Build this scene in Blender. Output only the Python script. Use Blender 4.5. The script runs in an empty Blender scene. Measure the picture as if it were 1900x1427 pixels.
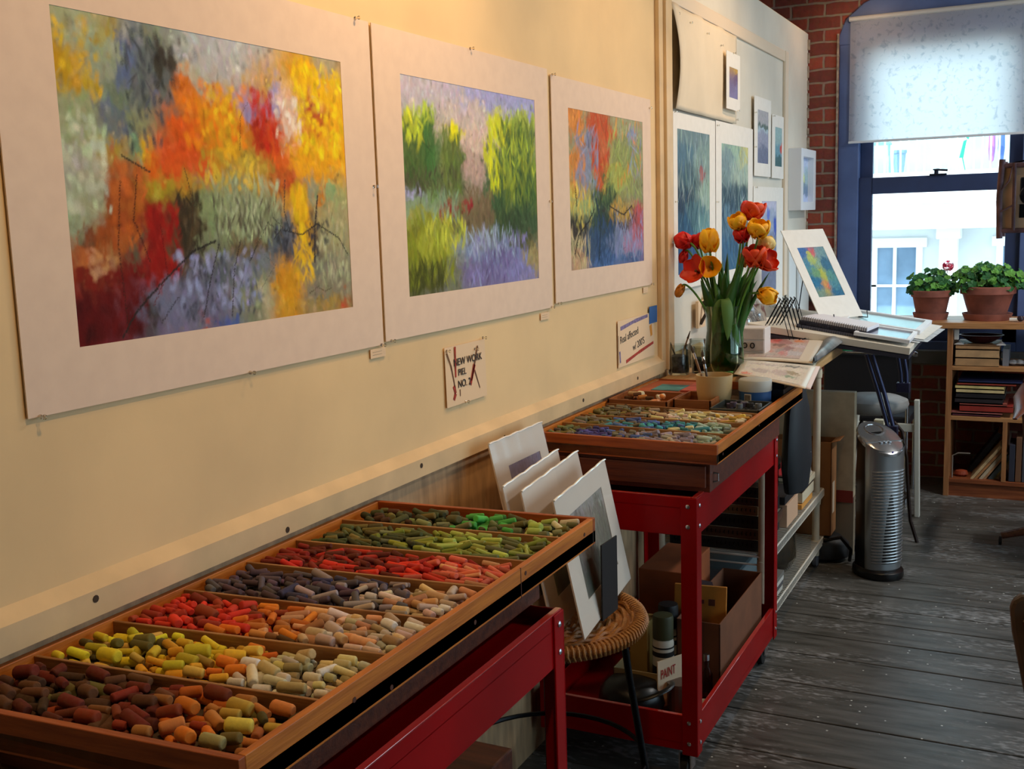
import bpy, bmesh, math, random
import numpy as np
from mathutils import Vector, Matrix
S = bpy.context.scene
PI = math.pi
# ---------------------------------------------------------------- camera
FPX = 2022.29
_a, _b, _c = [math.radians(v) for v in (-26.48705542, 8.57503272, -1.75961611)]
_B = np.array([[1,0,0],[0,0,-1],[0,1,0.]])
_ya = np.array([[math.cos(_a),0,-math.sin(_a)],[0,1,0],[math.sin(_a),0,math.cos(_a)]])
_p = np.array([[1,0,0],[0,math.cos(_b),-math.sin(_b)],[0,math.sin(_b),math.cos(_b)]])
_r = np.array([[math.cos(_c),-math.sin(_c),0],[math.sin(_c),math.cos(_c),0],[0,0,1]])
CM = _r@_p@_ya@_B
EYE = np.array([1.32, 0.0, 1.55])
cam = bpy.data.cameras.new('camera'); co = bpy.data.objects.new('camera', cam)
S.collection.objects.link(co); S.camera = co
cam.sensor_width = 36; cam.lens = FPX/1900*36; cam.clip_start = .05; cam.clip_end = 200
R = Matrix((CM[0], -CM[1], -CM[2])).transposed()
co.matrix_world = Matrix.Translation(EYE) @ R.to_4x4()
# ---------------------------------------------------------------- exposure, sky, sun
S.view_settings.view_transform = 'Standard'; S.view_settings.look = 'None'
S.view_settings.gamma = 1; S.view_settings.exposure = 0.25
S.view_settings.use_curve_mapping = False
W = bpy.data.worlds.new('sky'); S.world = W; W.use_nodes = True
bg = W.node_tree.nodes['Background']; bg.inputs[0].default_value = (.74,.88,1,1); bg.inputs[1].default_value = 2.7
def light(name, kind, loc, energy, color, target=None, **kw):
    l = bpy.data.lights.new(name, kind); l.energy = energy; l.color = color
    for k, v in kw.items(): setattr(l, k, v)
    o = bpy.data.objects.new(name, l); S.collection.objects.link(o); o.location = loc
    if target is not None: o.rotation_euler = (Vector(target)-Vector(loc)).to_track_quat('-Z','Y').to_euler()
    return o
light('sun', 'SUN', (0,0,20), 6.5, (1,.96,.9), target=(3,12,0), angle=.02)
# daylight portals in the three window openings (they only steer the sky light)
def portal(loc, target, sx, sy):
    o = light('window_portal', 'AREA', loc, 1, (1,1,1), target=target, shape='RECTANGLE', size=sx, size_y=sy)
    o.data.cycles.is_portal = True
portal((.72,6.76,1.5),(.72,0,1.5),1.0,1.7); portal((2.9,6.76,1.6),(2.9,0,1.6),1.0,1.7)
for _y in (2.3,4.75): portal((4.26,_y,1.75),(0,_y,1.75),2.1,2.4)
LAMPS = [((1.0,1.0,2.75),(0,1.25,1.5),34),((.62,2.1,2.62),(0,2.12,2.0),29),((.95,3.3,2.8),(0,3.35,1.5),32),((.85,4.6,2.85),(0,4.6,1.9),22)]
# ---------------------------------------------------------------- helpers
rnd = random.Random(7)
def _ray(px,py):
    return CM.T@np.array([(px-950)/FPX,(py-713.5)/FPX,1.])
def onx(px,py,x): d=_ray(px,py); return Vector(EYE+(x-EYE[0])/d[0]*d)
def ony(px,py,y): d=_ray(px,py); return Vector(EYE+(y-EYE[1])/d[1]*d)
def onz(px,py,z): d=_ray(px,py); return Vector(EYE+(z-EYE[2])/d[2]*d)
def lin(c):
    c=np.asarray(c,float)/255.; return np.where(c<=.04045,c/12.92,((c+.055)/1.055)**2.4)
def col(r,g,b): return tuple(float(v) for v in lin((r,g,b)))+(1,)
_mats={}
def mat(name,color=(128,128,128),rough=.6,metal=0.,noise=0.,scale=20.,bump=0.,bscale=60.,spec=.5,color2=None,stretch=None,trans=0.,alpha=1.,emit=None,coat=0.):
    if name in _mats: return _mats[name]
    m=bpy.data.materials.new(name); m.use_nodes=True; nt=m.node_tree; b=nt.nodes['Principled BSDF']
    b.inputs['Base Color'].default_value=col(*color); b.inputs['Roughness'].default_value=rough
    b.inputs['Metallic'].default_value=metal; b.inputs['Specular IOR Level'].default_value=spec
    b.inputs['Coat Weight'].default_value=coat
    if emit: b.inputs['Emission Color'].default_value=col(*emit[:3]); b.inputs['Emission Strength'].default_value=emit[3]
    if noise>0 or color2 or bump>0:
        tc=nt.nodes.new('ShaderNodeTexCoord'); mp=nt.nodes.new('ShaderNodeMapping')
        nt.links.new(tc.outputs['Object'],mp.inputs[0])
        if stretch: mp.inputs['Scale'].default_value=stretch
        n=nt.nodes.new('ShaderNodeTexNoise'); n.inputs['Scale'].default_value=scale; n.inputs['Detail'].default_value=6
        nt.links.new(mp.outputs[0],n.inputs['Vector'])
        mx=nt.nodes.new('ShaderNodeMix'); mx.data_type='RGBA'
        c2=color2 or tuple(int(v*(1-noise)) for v in color)
        rp=nt.nodes.new('ShaderNodeValToRGB'); rp.color_ramp.elements[0].position=.35; rp.color_ramp.elements[1].position=.68
        nt.links.new(n.outputs['Fac'],rp.inputs[0]); nt.links.new(rp.outputs[0],mx.inputs[0])
        mx.inputs[6].default_value=col(*color); mx.inputs[7].default_value=col(*c2)
        nt.links.new(mx.outputs[2],b.inputs['Base Color'])
        if bump>0:
            n2=nt.nodes.new('ShaderNodeTexNoise'); n2.inputs['Scale'].default_value=bscale; n2.inputs['Detail'].default_value=4
            nt.links.new(mp.outputs[0],n2.inputs['Vector'])
            bp=nt.nodes.new('ShaderNodeBump'); bp.inputs['Strength'].default_value=bump; bp.inputs['Distance'].default_value=.004
            nt.links.new(n2.outputs['Fac'],bp.inputs['Height']); nt.links.new(bp.outputs[0],b.inputs['Normal'])
    if trans: b.inputs['Transmission Weight'].default_value=trans
    _mats[name]=m; return m
def wood(name,c1,c2,axis='x',rough=.45,sc=9):
    st={'x':(.6,9,9),'y':(9,.6,9),'z':(9,9,.6)}[axis]
    return mat(name,c1,rough,color2=c2,scale=sc,stretch=st,bump=.15,bscale=30)
def glass(name,tint=(235,245,245),fac=.12,rough=.03):
    if name in _mats: return _mats[name]
    m=bpy.data.materials.new(name); m.use_nodes=True; nt=m.node_tree; nt.nodes.clear()
    o=nt.nodes.new('ShaderNodeOutputMaterial'); t=nt.nodes.new('ShaderNodeBsdfTransparent'); g=nt.nodes.new('ShaderNodeBsdfGlossy')
    t.inputs[0].default_value=col(*tint); g.inputs[0].default_value=(1,1,1,1); g.inputs['Roughness'].default_value=rough
    lw=nt.nodes.new('ShaderNodeLayerWeight'); lw.inputs[0].default_value=.5-.5*(1-fac)*.6
    mp=nt.nodes.new('ShaderNodeMath'); mp.operation='MULTIPLY'; mp.inputs[1].default_value=min(1,.6+fac)
    mx=nt.nodes.new('ShaderNodeMixShader'); nt.links.new(lw.outputs['Fresnel'],mp.inputs[0]); nt.links.new(mp.outputs[0],mx.inputs[0])
    nt.links.new(t.outputs[0],mx.inputs[1]); nt.links.new(g.outputs[0],mx.inputs[2]); nt.links.new(mx.outputs[0],o.inputs[0])
    _mats[name]=m; return m
def attrmat(name,rough=.8,bump=0.,info=False,bscale=150.,dust=0.):
    if name in _mats: return _mats[name]
    m=bpy.data.materials.new(name); m.use_nodes=True; nt=m.node_tree; b=nt.nodes['Principled BSDF']
    if info: a=nt.nodes.new('ShaderNodeObjectInfo')
    else: a=nt.nodes.new('ShaderNodeAttribute'); a.attribute_name='Col'
    src=a.outputs['Color']
    n=nt.nodes.new('ShaderNodeTexNoise'); n.inputs['Scale'].default_value=bscale; n.inputs['Detail'].default_value=3
    tc=nt.nodes.new('ShaderNodeTexCoord'); nt.links.new(tc.outputs['Object'],n.inputs['Vector'])
    if dust:
        mx=nt.nodes.new('ShaderNodeMix'); mx.data_type='RGBA'; mx.inputs[7].default_value=col(120,100,75)
        ml=nt.nodes.new('ShaderNodeMath'); ml.operation='MULTIPLY'; ml.inputs[1].default_value=dust
        nt.links.new(n.outputs['Fac'],ml.inputs[0]); nt.links.new(ml.outputs[0],mx.inputs[0]); nt.links.new(src,mx.inputs[6]); src=mx.outputs[2]
    nt.links.new(src,b.inputs['Base Color']); b.inputs['Roughness'].default_value=rough; b.inputs['Specular IOR Level'].default_value=.25
    if bump:
        bp=nt.nodes.new('ShaderNodeBump'); bp.inputs['Strength'].default_value=bump; bp.inputs['Distance'].default_value=.002
        nt.links.new(n.outputs['Fac'],bp.inputs['Height']); nt.links.new(bp.outputs[0],b.inputs['Normal'])
    _mats[name]=m; return m
def org(p):
    v=Vector((0,0,0))
    while p is not None: v=v+p.location; p=p.parent
    return v
def tag(o,label=None,cat=None,group=None,kind=None):
    if label: o['label']=label
    if cat: o['category']=cat
    if group: o['group']=group
    if kind: o['kind']=kind
    return o
def thing(name,label,cat,loc=(0,0,0),group=None,rot=None):
    o=bpy.data.objects.new(name,None); S.collection.objects.link(o); o.location=loc; o.empty_display_size=.05
    if rot: o.rotation_euler=rot
    return tag(o,label,cat,group)
class MB:
    def __init__(s): s.v=[]; s.f=[]; s.m=[]; s.cur=0
    def use(s,i): s.cur=i; return s
    def add(s,vs,fs):
        b=len(s.v); s.v+= [Vector(v) for v in vs]
        for f in fs: s.f.append([i+b for i in f]); s.m.append(s.cur)
        return s
    def box(s,lo,hi,M=None):
        x0,y0,z0=lo; x1,y1,z1=hi
        vs=[Vector(p) for p in ((x0,y0,z0),(x1,y0,z0),(x1,y1,z0),(x0,y1,z0),(x0,y0,z1),(x1,y0,z1),(x1,y1,z1),(x0,y1,z1))]
        if M is not None: vs=[M@v for v in vs]
        return s.add(vs,[(0,3,2,1),(4,5,6,7),(0,1,5,4),(1,2,6,5),(2,3,7,6),(3,0,4,7)])
    def hexa(s,p):   # 8 points bottom 4 ccw, top 4
        return s.add(p,[(0,3,2,1),(4,5,6,7),(0,1,5,4),(1,2,6,5),(2,3,7,6),(3,0,4,7)])
    def slab(s,P,U,V,t,n=None):   # rectangle at P spanned by U,V with thickness t behind
        P,U,V=Vector(P),Vector(U),Vector(V); N=U.cross(V).normalized()*t
        a=[P,P+U,P+U+V,P+V]
        return s.hexa([q-N for q in a]+a)
    def tube(s,pts,r,n=8,closed=False,taper=None,flat=None):
        pts=[Vector(p) for p in pts]; L=len(pts); rings=[]
        up=Vector((0,0,1))
        d0=(pts[1]-pts[0]).normalized()
        a=d0.cross(up) if abs(d0.z)<.95 else d0.cross(Vector((1,0,0)))
        a.normalize(); b0=len(s.v)
        for i,p in enumerate(pts):
            if closed: d=(pts[(i+1)%L]-pts[i-1]).normalized()
            else: d=(pts[min(i+1,L-1)]-pts[max(i-1,0)]).normalized()
            a=(a-d*a.dot(d)).normalized(); b=d.cross(a)
            rr=r if taper is None else r*taper[i]
            for k in range(n):
                t=2*PI*k/n; s.v.append(p+a*math.cos(t)*rr+b*math.sin(t)*rr*(flat or 1))
        m=L if closed else L-1
        for i in range(m):
            for k in range(n):
                A=b0+i*n+k; B=b0+i*n+(k+1)%n; C=b0+((i+1)%L)*n+(k+1)%n; D=b0+((i+1)%L)*n+k
                s.f.append([A,B,C,D]); s.m.append(s.cur)
        if not closed:
            s.f.append([b0+k for k in range(n)][::-1]); s.m.append(s.cur)
            s.f.append([b0+(L-1)*n+k for k in range(n)]); s.m.append(s.cur)
        return s
    def lathe(s,prof,c=(0,0,0),n=28,M=None,sx=1,sy=1,cap=True):
        b0=len(s.v)
        for r,z in prof:
            for k in range(n):
                t=2*PI*k/n; v=Vector((r*math.cos(t)*sx,r*math.sin(t)*sy,z))
                if M is not None: v=M@v
                s.v.append(v+Vector(c))
        for i in range(len(prof)-1):
            for k in range(n):
                s.f.append([b0+i*n+k,b0+i*n+(k+1)%n,b0+(i+1)*n+(k+1)%n,b0+(i+1)*n+k]); s.m.append(s.cur)
        if cap:
            s.f.append([b0+k for k in range(n)][::-1]); s.m.append(s.cur)
            e=b0+(len(prof)-1)*n; s.f.append([e+k for k in range(n)]); s.m.append(s.cur)
        return s
    def prism(s,poly,d):   # polygon of 3D points extruded by vector d
        n=len(poly); a=[Vector(p) for p in poly]; d=Vector(d)
        return s.add(a+[p+d for p in a],[list(range(n))[::-1],[n+i for i in range(n)]]+[[i,(i+1)%n,n+(i+1)%n,n+i] for i in range(n)])
    def build(s,name,mats,parent=None,smooth=False,bevel=0,rel=False,cat=None,label=None,group=None,kind=None,sub=0,solid=0):
        if not isinstance(mats,(list,tuple)): mats=[mats]
        me=bpy.data.meshes.new(name)
        if parent is None and not rel and kind!='structure':
            A=np.array([tuple(v) for v in s.v]); o0=Vector(((A[:,0].min()+A[:,0].max())/2,(A[:,1].min()+A[:,1].max())/2,A[:,2].min()))
        elif parent is not None and not rel: o0=org(parent)
        else: o0=Vector((0,0,0))
        me.from_pydata([tuple(v-o0) for v in s.v],[],s.f)
        for m in mats: me.materials.append(m)
        me.polygons.foreach_set('material_index',s.m)
        bm=bmesh.new(); bm.from_mesh(me); bmesh.ops.recalc_face_normals(bm,faces=bm.faces); bm.to_mesh(me); bm.free()
        if smooth: me.polygons.foreach_set('use_smooth',[True]*len(me.polygons))
        me.update()
        o=bpy.data.objects.new(name,me); S.collection.objects.link(o)
        if parent is not None: o.parent=parent
        elif not rel: o.location=o0
        if bevel:
            b=o.modifiers.new('b','BEVEL'); b.width=bevel; b.segments=2; b.limit_method='ANGLE'; b.angle_limit=.6
        if sub:
            b=o.modifiers.new('s','SUBSURF'); b.levels=b.render_levels=sub
        if solid:
            b=o.modifiers.new('t','SOLIDIFY'); b.thickness=solid; b.offset=0
        if smooth and hasattr(me,'set_sharp_from_angle'): me.set_sharp_from_angle(angle=.8)
        return tag(o,label,cat,group,kind)
def text(body,size,M,material,parent,name='lettering',ext=.0004):
    c=bpy.data.curves.new(name,'FONT'); c.body=body; c.size=size; c.extrude=ext; c.align_x='LEFT'
    c.materials.append(material)
    tmp=bpy.data.objects.new(name,c); me=bpy.data.meshes.new_from_object(tmp); bpy.data.objects.remove(tmp)
    me.transform(Matrix.Translation(-org(parent))@M); o=bpy.data.objects.new(name,me); S.collection.objects.link(o); o.parent=parent
    return o
def frameM(P,U,V):   # matrix whose x=U, y=V at P
    U=Vector(U).normalized(); V=Vector(V).normalized(); N=U.cross(V)
    m=Matrix((U,V,N)).transposed().to_4x4(); m.translation=Vector(P); return m
STRUCT=lambda b,name,m,**k: b.build(name,m,kind='structure',**k)
# ---- painted pictures: colour patches laid down with vertical pastel strokes
def paint(feats,w,h,seed,light=(.68,.51,.34),lines=(),n=5000,L=.05,dabs=(),ang=0.,soft=1.0):
    rs=np.random.RandomState(seed); F=[tuple(map(int,t.split(','))) for t in feats.split(';')]
    yy,xx=np.mgrid[0:h,0:w]; u=(xx+.5)/w*100; v=(yy+.5)/h*100
    lc=np.array(light)
    def vn(k):
        g=rs.randn(k+2,int(k*w/h)+2); ys=np.linspace(0,g.shape[0]-1.001,h); xs=np.linspace(0,g.shape[1]-1.001,w)
        y0=ys.astype(int); x0=xs.astype(int); fy=(ys-y0)[:,None]; fx=(xs-x0)[None,:]; fy=fy*fy*(3-2*fy); fx=fx*fx*(3-2*fx)
        return (g[y0][:,x0]*(1-fy)*(1-fx)+g[y0+1][:,x0]*fy*(1-fx)+g[y0][:,x0+1]*(1-fy)*fx+g[y0+1][:,x0+1]*fy*fx)
    cols=[np.clip(lin(f[4:7])/lc,.004,.95) for f in F]
    C=np.zeros((h,w,3)); Wt=np.full((h,w,1),1e-4); C+=np.mean(cols,axis=0)*1e-4
    for f,c in zip(F,cols):
        wt=np.exp(-(((u-f[0])/(f[2]*1.2))**2+((v-f[1])/(f[3]*1.2))**2)); C+=wt[...,None]*c; Wt+=wt[...,None]
    base=C/Wt; du,dv=vn(9)*2.0+vn(22)*1.4,vn(7)*2.4+vn(16)*2.0
    for f,c in zip(F,cols):
        d=np.sqrt(((u+du-f[0])/(f[2]*soft))**2+((v+dv-f[1])/(f[3]*soft))**2)+vn(30)*.10+vn(70)*.09
        al=np.clip((1.08-d)/.28,0,1)[...,None]*.88; base=base*(1-al)+c*al
    base=base*(1+vn(40)[...,None]*.07); base=np.clip(base,.003,.95); out=base.copy()
    # crisp strokes sampled from the patches
    for i in range(n):
        cx,cy=rs.rand()*w,rs.rand()*h
        jx=int(np.clip(cx+rs.randn()*w*.008,0,w-1)); jy=int(np.clip(cy+rs.randn()*h*.018,0,h-1))
        c=base[jy,jx]*(1+rs.randn()*.11)*(1+rs.randn(3)*.07)
        if rs.rand()<.04: c=c*.45
        elif rs.rand()<.07: c=np.clip(c*1.35+.03,0,.9)
        ln=L*h*(.25+rs.rand())*.42; wd=max(.6,w*.006*(.4+rs.rand()*1.4)); an=ang+rs.randn()*.35
        r=int(ln+wd+2); x0,x1=max(0,int(cx)-r),min(w,int(cx)+r+1); y0,y1=max(0,int(cy)-r),min(h,int(cy)+r+1)
        if x1<=x0 or y1<=y0: continue
        gx=xx[y0:y1,x0:x1]-cx; gy=yy[y0:y1,x0:x1]-cy
        a=gx*math.cos(an)+gy*math.sin(an); b=-gx*math.sin(an)+gy*math.cos(an)
        k=np.clip(1.4-np.abs(a)/wd,0,1)*np.clip(1.3-np.abs(b)/ln,0,1)*(.35+.6*rs.rand())
        k=np.clip(k,0,1)*(rs.rand(*k.shape)*.5+.6).clip(0,1)
        out[y0:y1,x0:x1]=out[y0:y1,x0:x1]*(1-k[...,None])+np.clip(c,0,.95)*k[...,None]
    for (u0,u1,v0,v1,cnt,c,ln0,wd0) in dabs:
        c0=np.clip(lin(c)/lc,.003,.95)
        for i in range(cnt):
            cx,cy=(u0+(u1-u0)*rs.rand())/100*w,(v0+(v1-v0)*rs.rand())/100*h; ln=ln0*h/100*(.5+rs.rand()); wd=wd0*w/100*(.5+rs.rand()); an=ang+rs.randn()*.38; cc=np.clip(c0*(1+rs.randn()*.24)*(1+rs.randn(3)*.06),0,.95)
            r=int(ln+wd+2); x0,x1=max(0,int(cx)-r),min(w,int(cx)+r+1); y0,y1=max(0,int(cy)-r),min(h,int(cy)+r+1)
            if x1<=x0 or y1<=y0: continue
            gx=xx[y0:y1,x0:x1]-cx; gy=yy[y0:y1,x0:x1]-cy; a=gx*math.cos(an)+gy*math.sin(an); b=-gx*math.sin(an)+gy*math.cos(an)
            k=np.clip(1.5-np.abs(a)/wd,0,1)*np.clip(1.4-np.abs(b)/ln,0,1)*(.6+.4*rs.rand(*a.shape)); k=k[...,None]*(.45+.5*rs.rand())
            out[y0:y1,x0:x1]=out[y0:y1,x0:x1]*(1-k)+cc*k
    for (pts,wd,c) in lines:
        cc=np.clip(lin(c)/lc,.004,.9)
        for (ax,ay),(bx,by) in zip(pts[:-1],pts[1:]):
            st=int(max(abs(bx-ax)*w,abs(by-ay)*h)/100*1.5)+2
            for t in np.linspace(0,1,st):
                X=(ax+(bx-ax)*t)/100*w+rs.randn()*.5; Y=(ay+(by-ay)*t)/100*h+rs.randn()*.5
                r=int(wd+2); x0,x1=max(0,int(X)-r),min(w,int(X)+r+1); y0,y1=max(0,int(Y)-r),min(h,int(Y)+r+1)
                if x1<=x0 or y1<=y0: continue
                k=np.clip(1.2-np.hypot(xx[y0:y1,x0:x1]-X,yy[y0:y1,x0:x1]-Y)/wd,0,.7)[...,None]
                out[y0:y1,x0:x1]=out[y0:y1,x0:x1]*(1-k)+cc*k
    return np.clip(out,0,.95)
def canvas(name,P,U,V,img,parent,rough=.85,t=.0008,label=None):
    h,w,_=img.shape; P,U,V=Vector(P),Vector(U),Vector(V); o0=org(parent) if parent else Vector((0,0,0))
    N=U.cross(V).normalized()*t; A=np.array(P-o0+N); Un=np.array(U); Vn=np.array(V)
    jj,ii=np.mgrid[0:h+1,0:w+1]
    co_=A+(ii.ravel()/w)[:,None]*Un+(jj.ravel()/h)[:,None]*Vn
    me=bpy.data.meshes.new(name); me.vertices.add(len(co_)); me.vertices.foreach_set('co',co_.ravel())
    idx=(np.arange(h)[:,None]*(w+1)+np.arange(w)[None,:]).ravel()
    q=np.stack([idx,idx+1,idx+w+2,idx+w+1],1)
    me.loops.add(q.size); me.loops.foreach_set('vertex_index',q.ravel())
    me.polygons.add(len(q)); me.polygons.foreach_set('loop_start',np.arange(len(q))*4)
    me.update(calc_edges=True)
    ca=me.color_attributes.new('Col','FLOAT_COLOR','POINT')
    pad=np.pad(img,((0,1),(0,1),(0,0)),mode='edge'); arr=np.ones((len(co_),4)); arr[:,:3]=pad.reshape(-1,3)
    ca.data.foreach_set('color',arr.ravel())
    me.materials.append(attrmat('pastel_paint',rough,.35))
    o=bpy.data.objects.new(name,me); S.collection.objects.link(o); o.parent=parent
    if label: o['label']=label
    return o
F_P1="46,94,16,7,165,155,140;42,86,8,4,160,145,115;1,83,6,9,175,125,15;8,96,7,4,150,150,110;14,96,4,4,160,130,40;13,87,5,7,140,140,105;21,88,4,8,85,90,110;29,86,6,10,90,90,80;33,84,2,5,70,60,45;30,96,5,4,115,115,85;17,78,5,4,105,110,80;17,68,5,7,85,90,100;5,70,6,8,140,140,95;4,55,4,5,165,150,125;5,62,5,4,145,145,95;13,58,4,3,170,130,40;15,55,1,1,190,60,20;22,67,5,6,135,130,80;39,78,6,5,205,100,15;36,66,7,6,200,75,10;35,58,9,6,200,70,15;48,72,8,9,190,120,10;49,61,7,6,180,125,20;25,54,2,4,205,85,10;23,58,2,2,200,150,10;19,59,2,2,110,135,90;64,88,6,4,190,140,60;59,79,5,4,140,125,150;69,81,4,4,140,125,150;64,72,6,10,175,50,10;71,63,6,4,200,80,15;74,76,4,8,205,160,125;81,94,7,4,190,125,15;88,90,10,8,210,150,5;94,98,6,5,150,130,95;85,77,6,5,170,70,20;87,81,2,2,130,120,140;87,62,11,9,215,140,10;97,69,4,7,215,150,15;70,55,8,5,170,70,20;61,56,7,6,165,130,40;83,49,5,5,130,125,95;43,45,6,9,125,130,80;52,42,4,11,130,130,85;61,36,5,9,115,115,75;35,51,5,4,170,120,30;27,48,5,4,155,130,25;6,45,5,7,150,145,105;2,37,3,5,140,140,100;15,46,5,7,140,60,15;15,37,6,6,150,65,15;26,36,7,5,125,35,10;34,35,5,11,75,55,30;7,34,3,4,120,55,20;4,28,4,5,175,85,35;9,24,4,5,195,130,70;20,29,4,4,85,85,55;26,28,3,8,150,15,5;16,21,9,4,110,10,5;43,30,6,7,115,115,75;56,27,8,4,100,75,45;71,31,8,6,75,80,85;83,29,2,11,50,45,45;93,33,6,12,150,135,85;91,47,5,4,130,145,90;90,45,2,4,200,110,10;75,49,3,3,150,40,15;78,38,5,11,205,140,10;5,18,5,4,110,15,5;3,6,7,5,90,5,0;23,22,6,10,140,20,5;13,12,4,11,100,12,5;16,10,2,5,100,95,105;32,23,5,6,80,60,35;29,10,11,7,105,100,110;40,12,9,10,100,90,100;20,7,2,6,50,40,25;35,2,3,3,180,75,25;47,1,3,1,70,80,120;44,19,9,3,85,85,80;59,19,9,4,105,105,100;70,25,8,2,60,60,65;57,9,7,8,120,115,80;88,18,11,5,115,105,80;86,8,8,6,125,110,80;71,12,5,8,195,125,10;70,4,5,3,195,130,15;62,7,2,5,185,165,120;88,3,6,3,160,120,50;95,2,2,1,180,40,10"
F_P2="12,95,31,9,175,155,150;78,97,42,8,150,140,165;45,83,21,13,185,158,140;48,72,16,10,195,160,135;50,60,13,10,170,135,115;4,79,7,8,165,160,30;6,67,10,11,85,95,45;17,80,3,6,150,160,40;16,67,8,13,70,95,45;35,78,7,4,200,180,10;31,64,9,13,100,110,45;35,58,7,9,70,80,45;8,53,10,5,85,75,50;16,48,8,6,100,120,60;70,81,12,8,195,185,20;89,87,13,6,165,165,60;64,55,11,18,55,80,45;84,62,15,24,95,108,40;97,75,6,8,140,145,90;87,31,19,10,60,75,45;58,65,3,9,190,180,30;74,55,8,10,150,150,30;49,37,13,9,105,85,55;2,46,8,2,150,140,160;11,40,15,5,125,135,95;14,33,17,6,140,135,50;29,38,7,4,130,30,30;3,22,9,10,105,100,25;19,21,16,8,150,145,40;37,35,5,7,100,95,50;6,9,13,7,80,75,20;45,20,18,5,120,120,115;63,16,25,6,110,115,135;55,7,27,7,110,95,120;82,7,19,7,120,110,140;26,7,11,7,110,105,70;94,14,9,8,150,125,70;86,22,13,4,80,75,45"
F_P3="45,80,56,30,140,130,90;6,95,11,8,190,110,50;36,94,18,12,175,75,40;54,87,10,6,195,70,30;24,79,15,9,120,115,125;42,77,12,12,180,85,45;44,61,12,7,195,70,30;80,93,17,9,150,140,100;84,85,10,11,120,120,135;77,76,24,12,125,125,70;10,69,11,8,190,110,45;21,64,10,11,120,120,130;63,60,20,9,150,145,60;90,51,11,10,120,115,80;9,47,11,7,185,140,50;17,41,17,7,140,150,90;44,50,16,9,70,90,50;43,31,19,11,45,60,50;30,14,18,12,50,70,90;69,35,14,5,165,125,50;62,27,27,2,60,45,45;93,35,9,8,165,70,65;8,27,11,7,60,50,40;8,16,11,6,170,150,100;10,5,14,6,175,130,90;61,16,20,9,105,110,130;82,14,16,10,150,105,120;51,4,26,4,70,95,130;81,4,14,5,60,80,110;2,61,4,11,170,120,60"
F_P4="40,97,65,7,115,135,135;20,84,31,9,85,115,130;83,81,34,11,130,150,140;24,67,31,9,70,95,105;55,62,33,3,50,65,70;88,57,29,10,150,170,150;19,51,36,11,45,60,75;55,43,33,9,80,115,120;76,32,34,10,100,140,140;18,30,31,12,50,90,120;77,73,8,6,175,75,70;38,13,66,11,35,75,120;27,-1,48,7,60,90,130;81,14,23,13,110,140,135"
F_P5="48,94,53,8,155,180,155;87,93,21,13,200,190,120;23,87,31,12,120,140,140;74,78,41,8,165,180,160;54,57,68,11,60,80,90;29,40,38,11,100,130,145;101,39,21,13,110,100,90;47,18,61,11,60,100,130"
F_P7="68,89,99,19,170,165,165;60,71,65,6,85,105,95;68,63,99,5,170,185,190;68,41,99,20,150,150,165;53,14,98,20,110,115,135"
F_P8="68,80,103,26,150,175,170;62,36,103,26,110,150,160;99,50,26,12,210,60,40;70,14,103,18,70,100,100"
F_P9="54,95,84,9,190,186,200;78,78,73,15,160,168,185;90,72,14,11,30,70,170;43,86,11,9,90,110,190;79,40,74,23,120,125,145"
F_P6="144,97,84,23,190,150,70;133,61,84,29,110,90,120;154,34,85,29,130,125,160;123,54,16,34,50,40,70;164,24,13,29,60,50,80"
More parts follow.
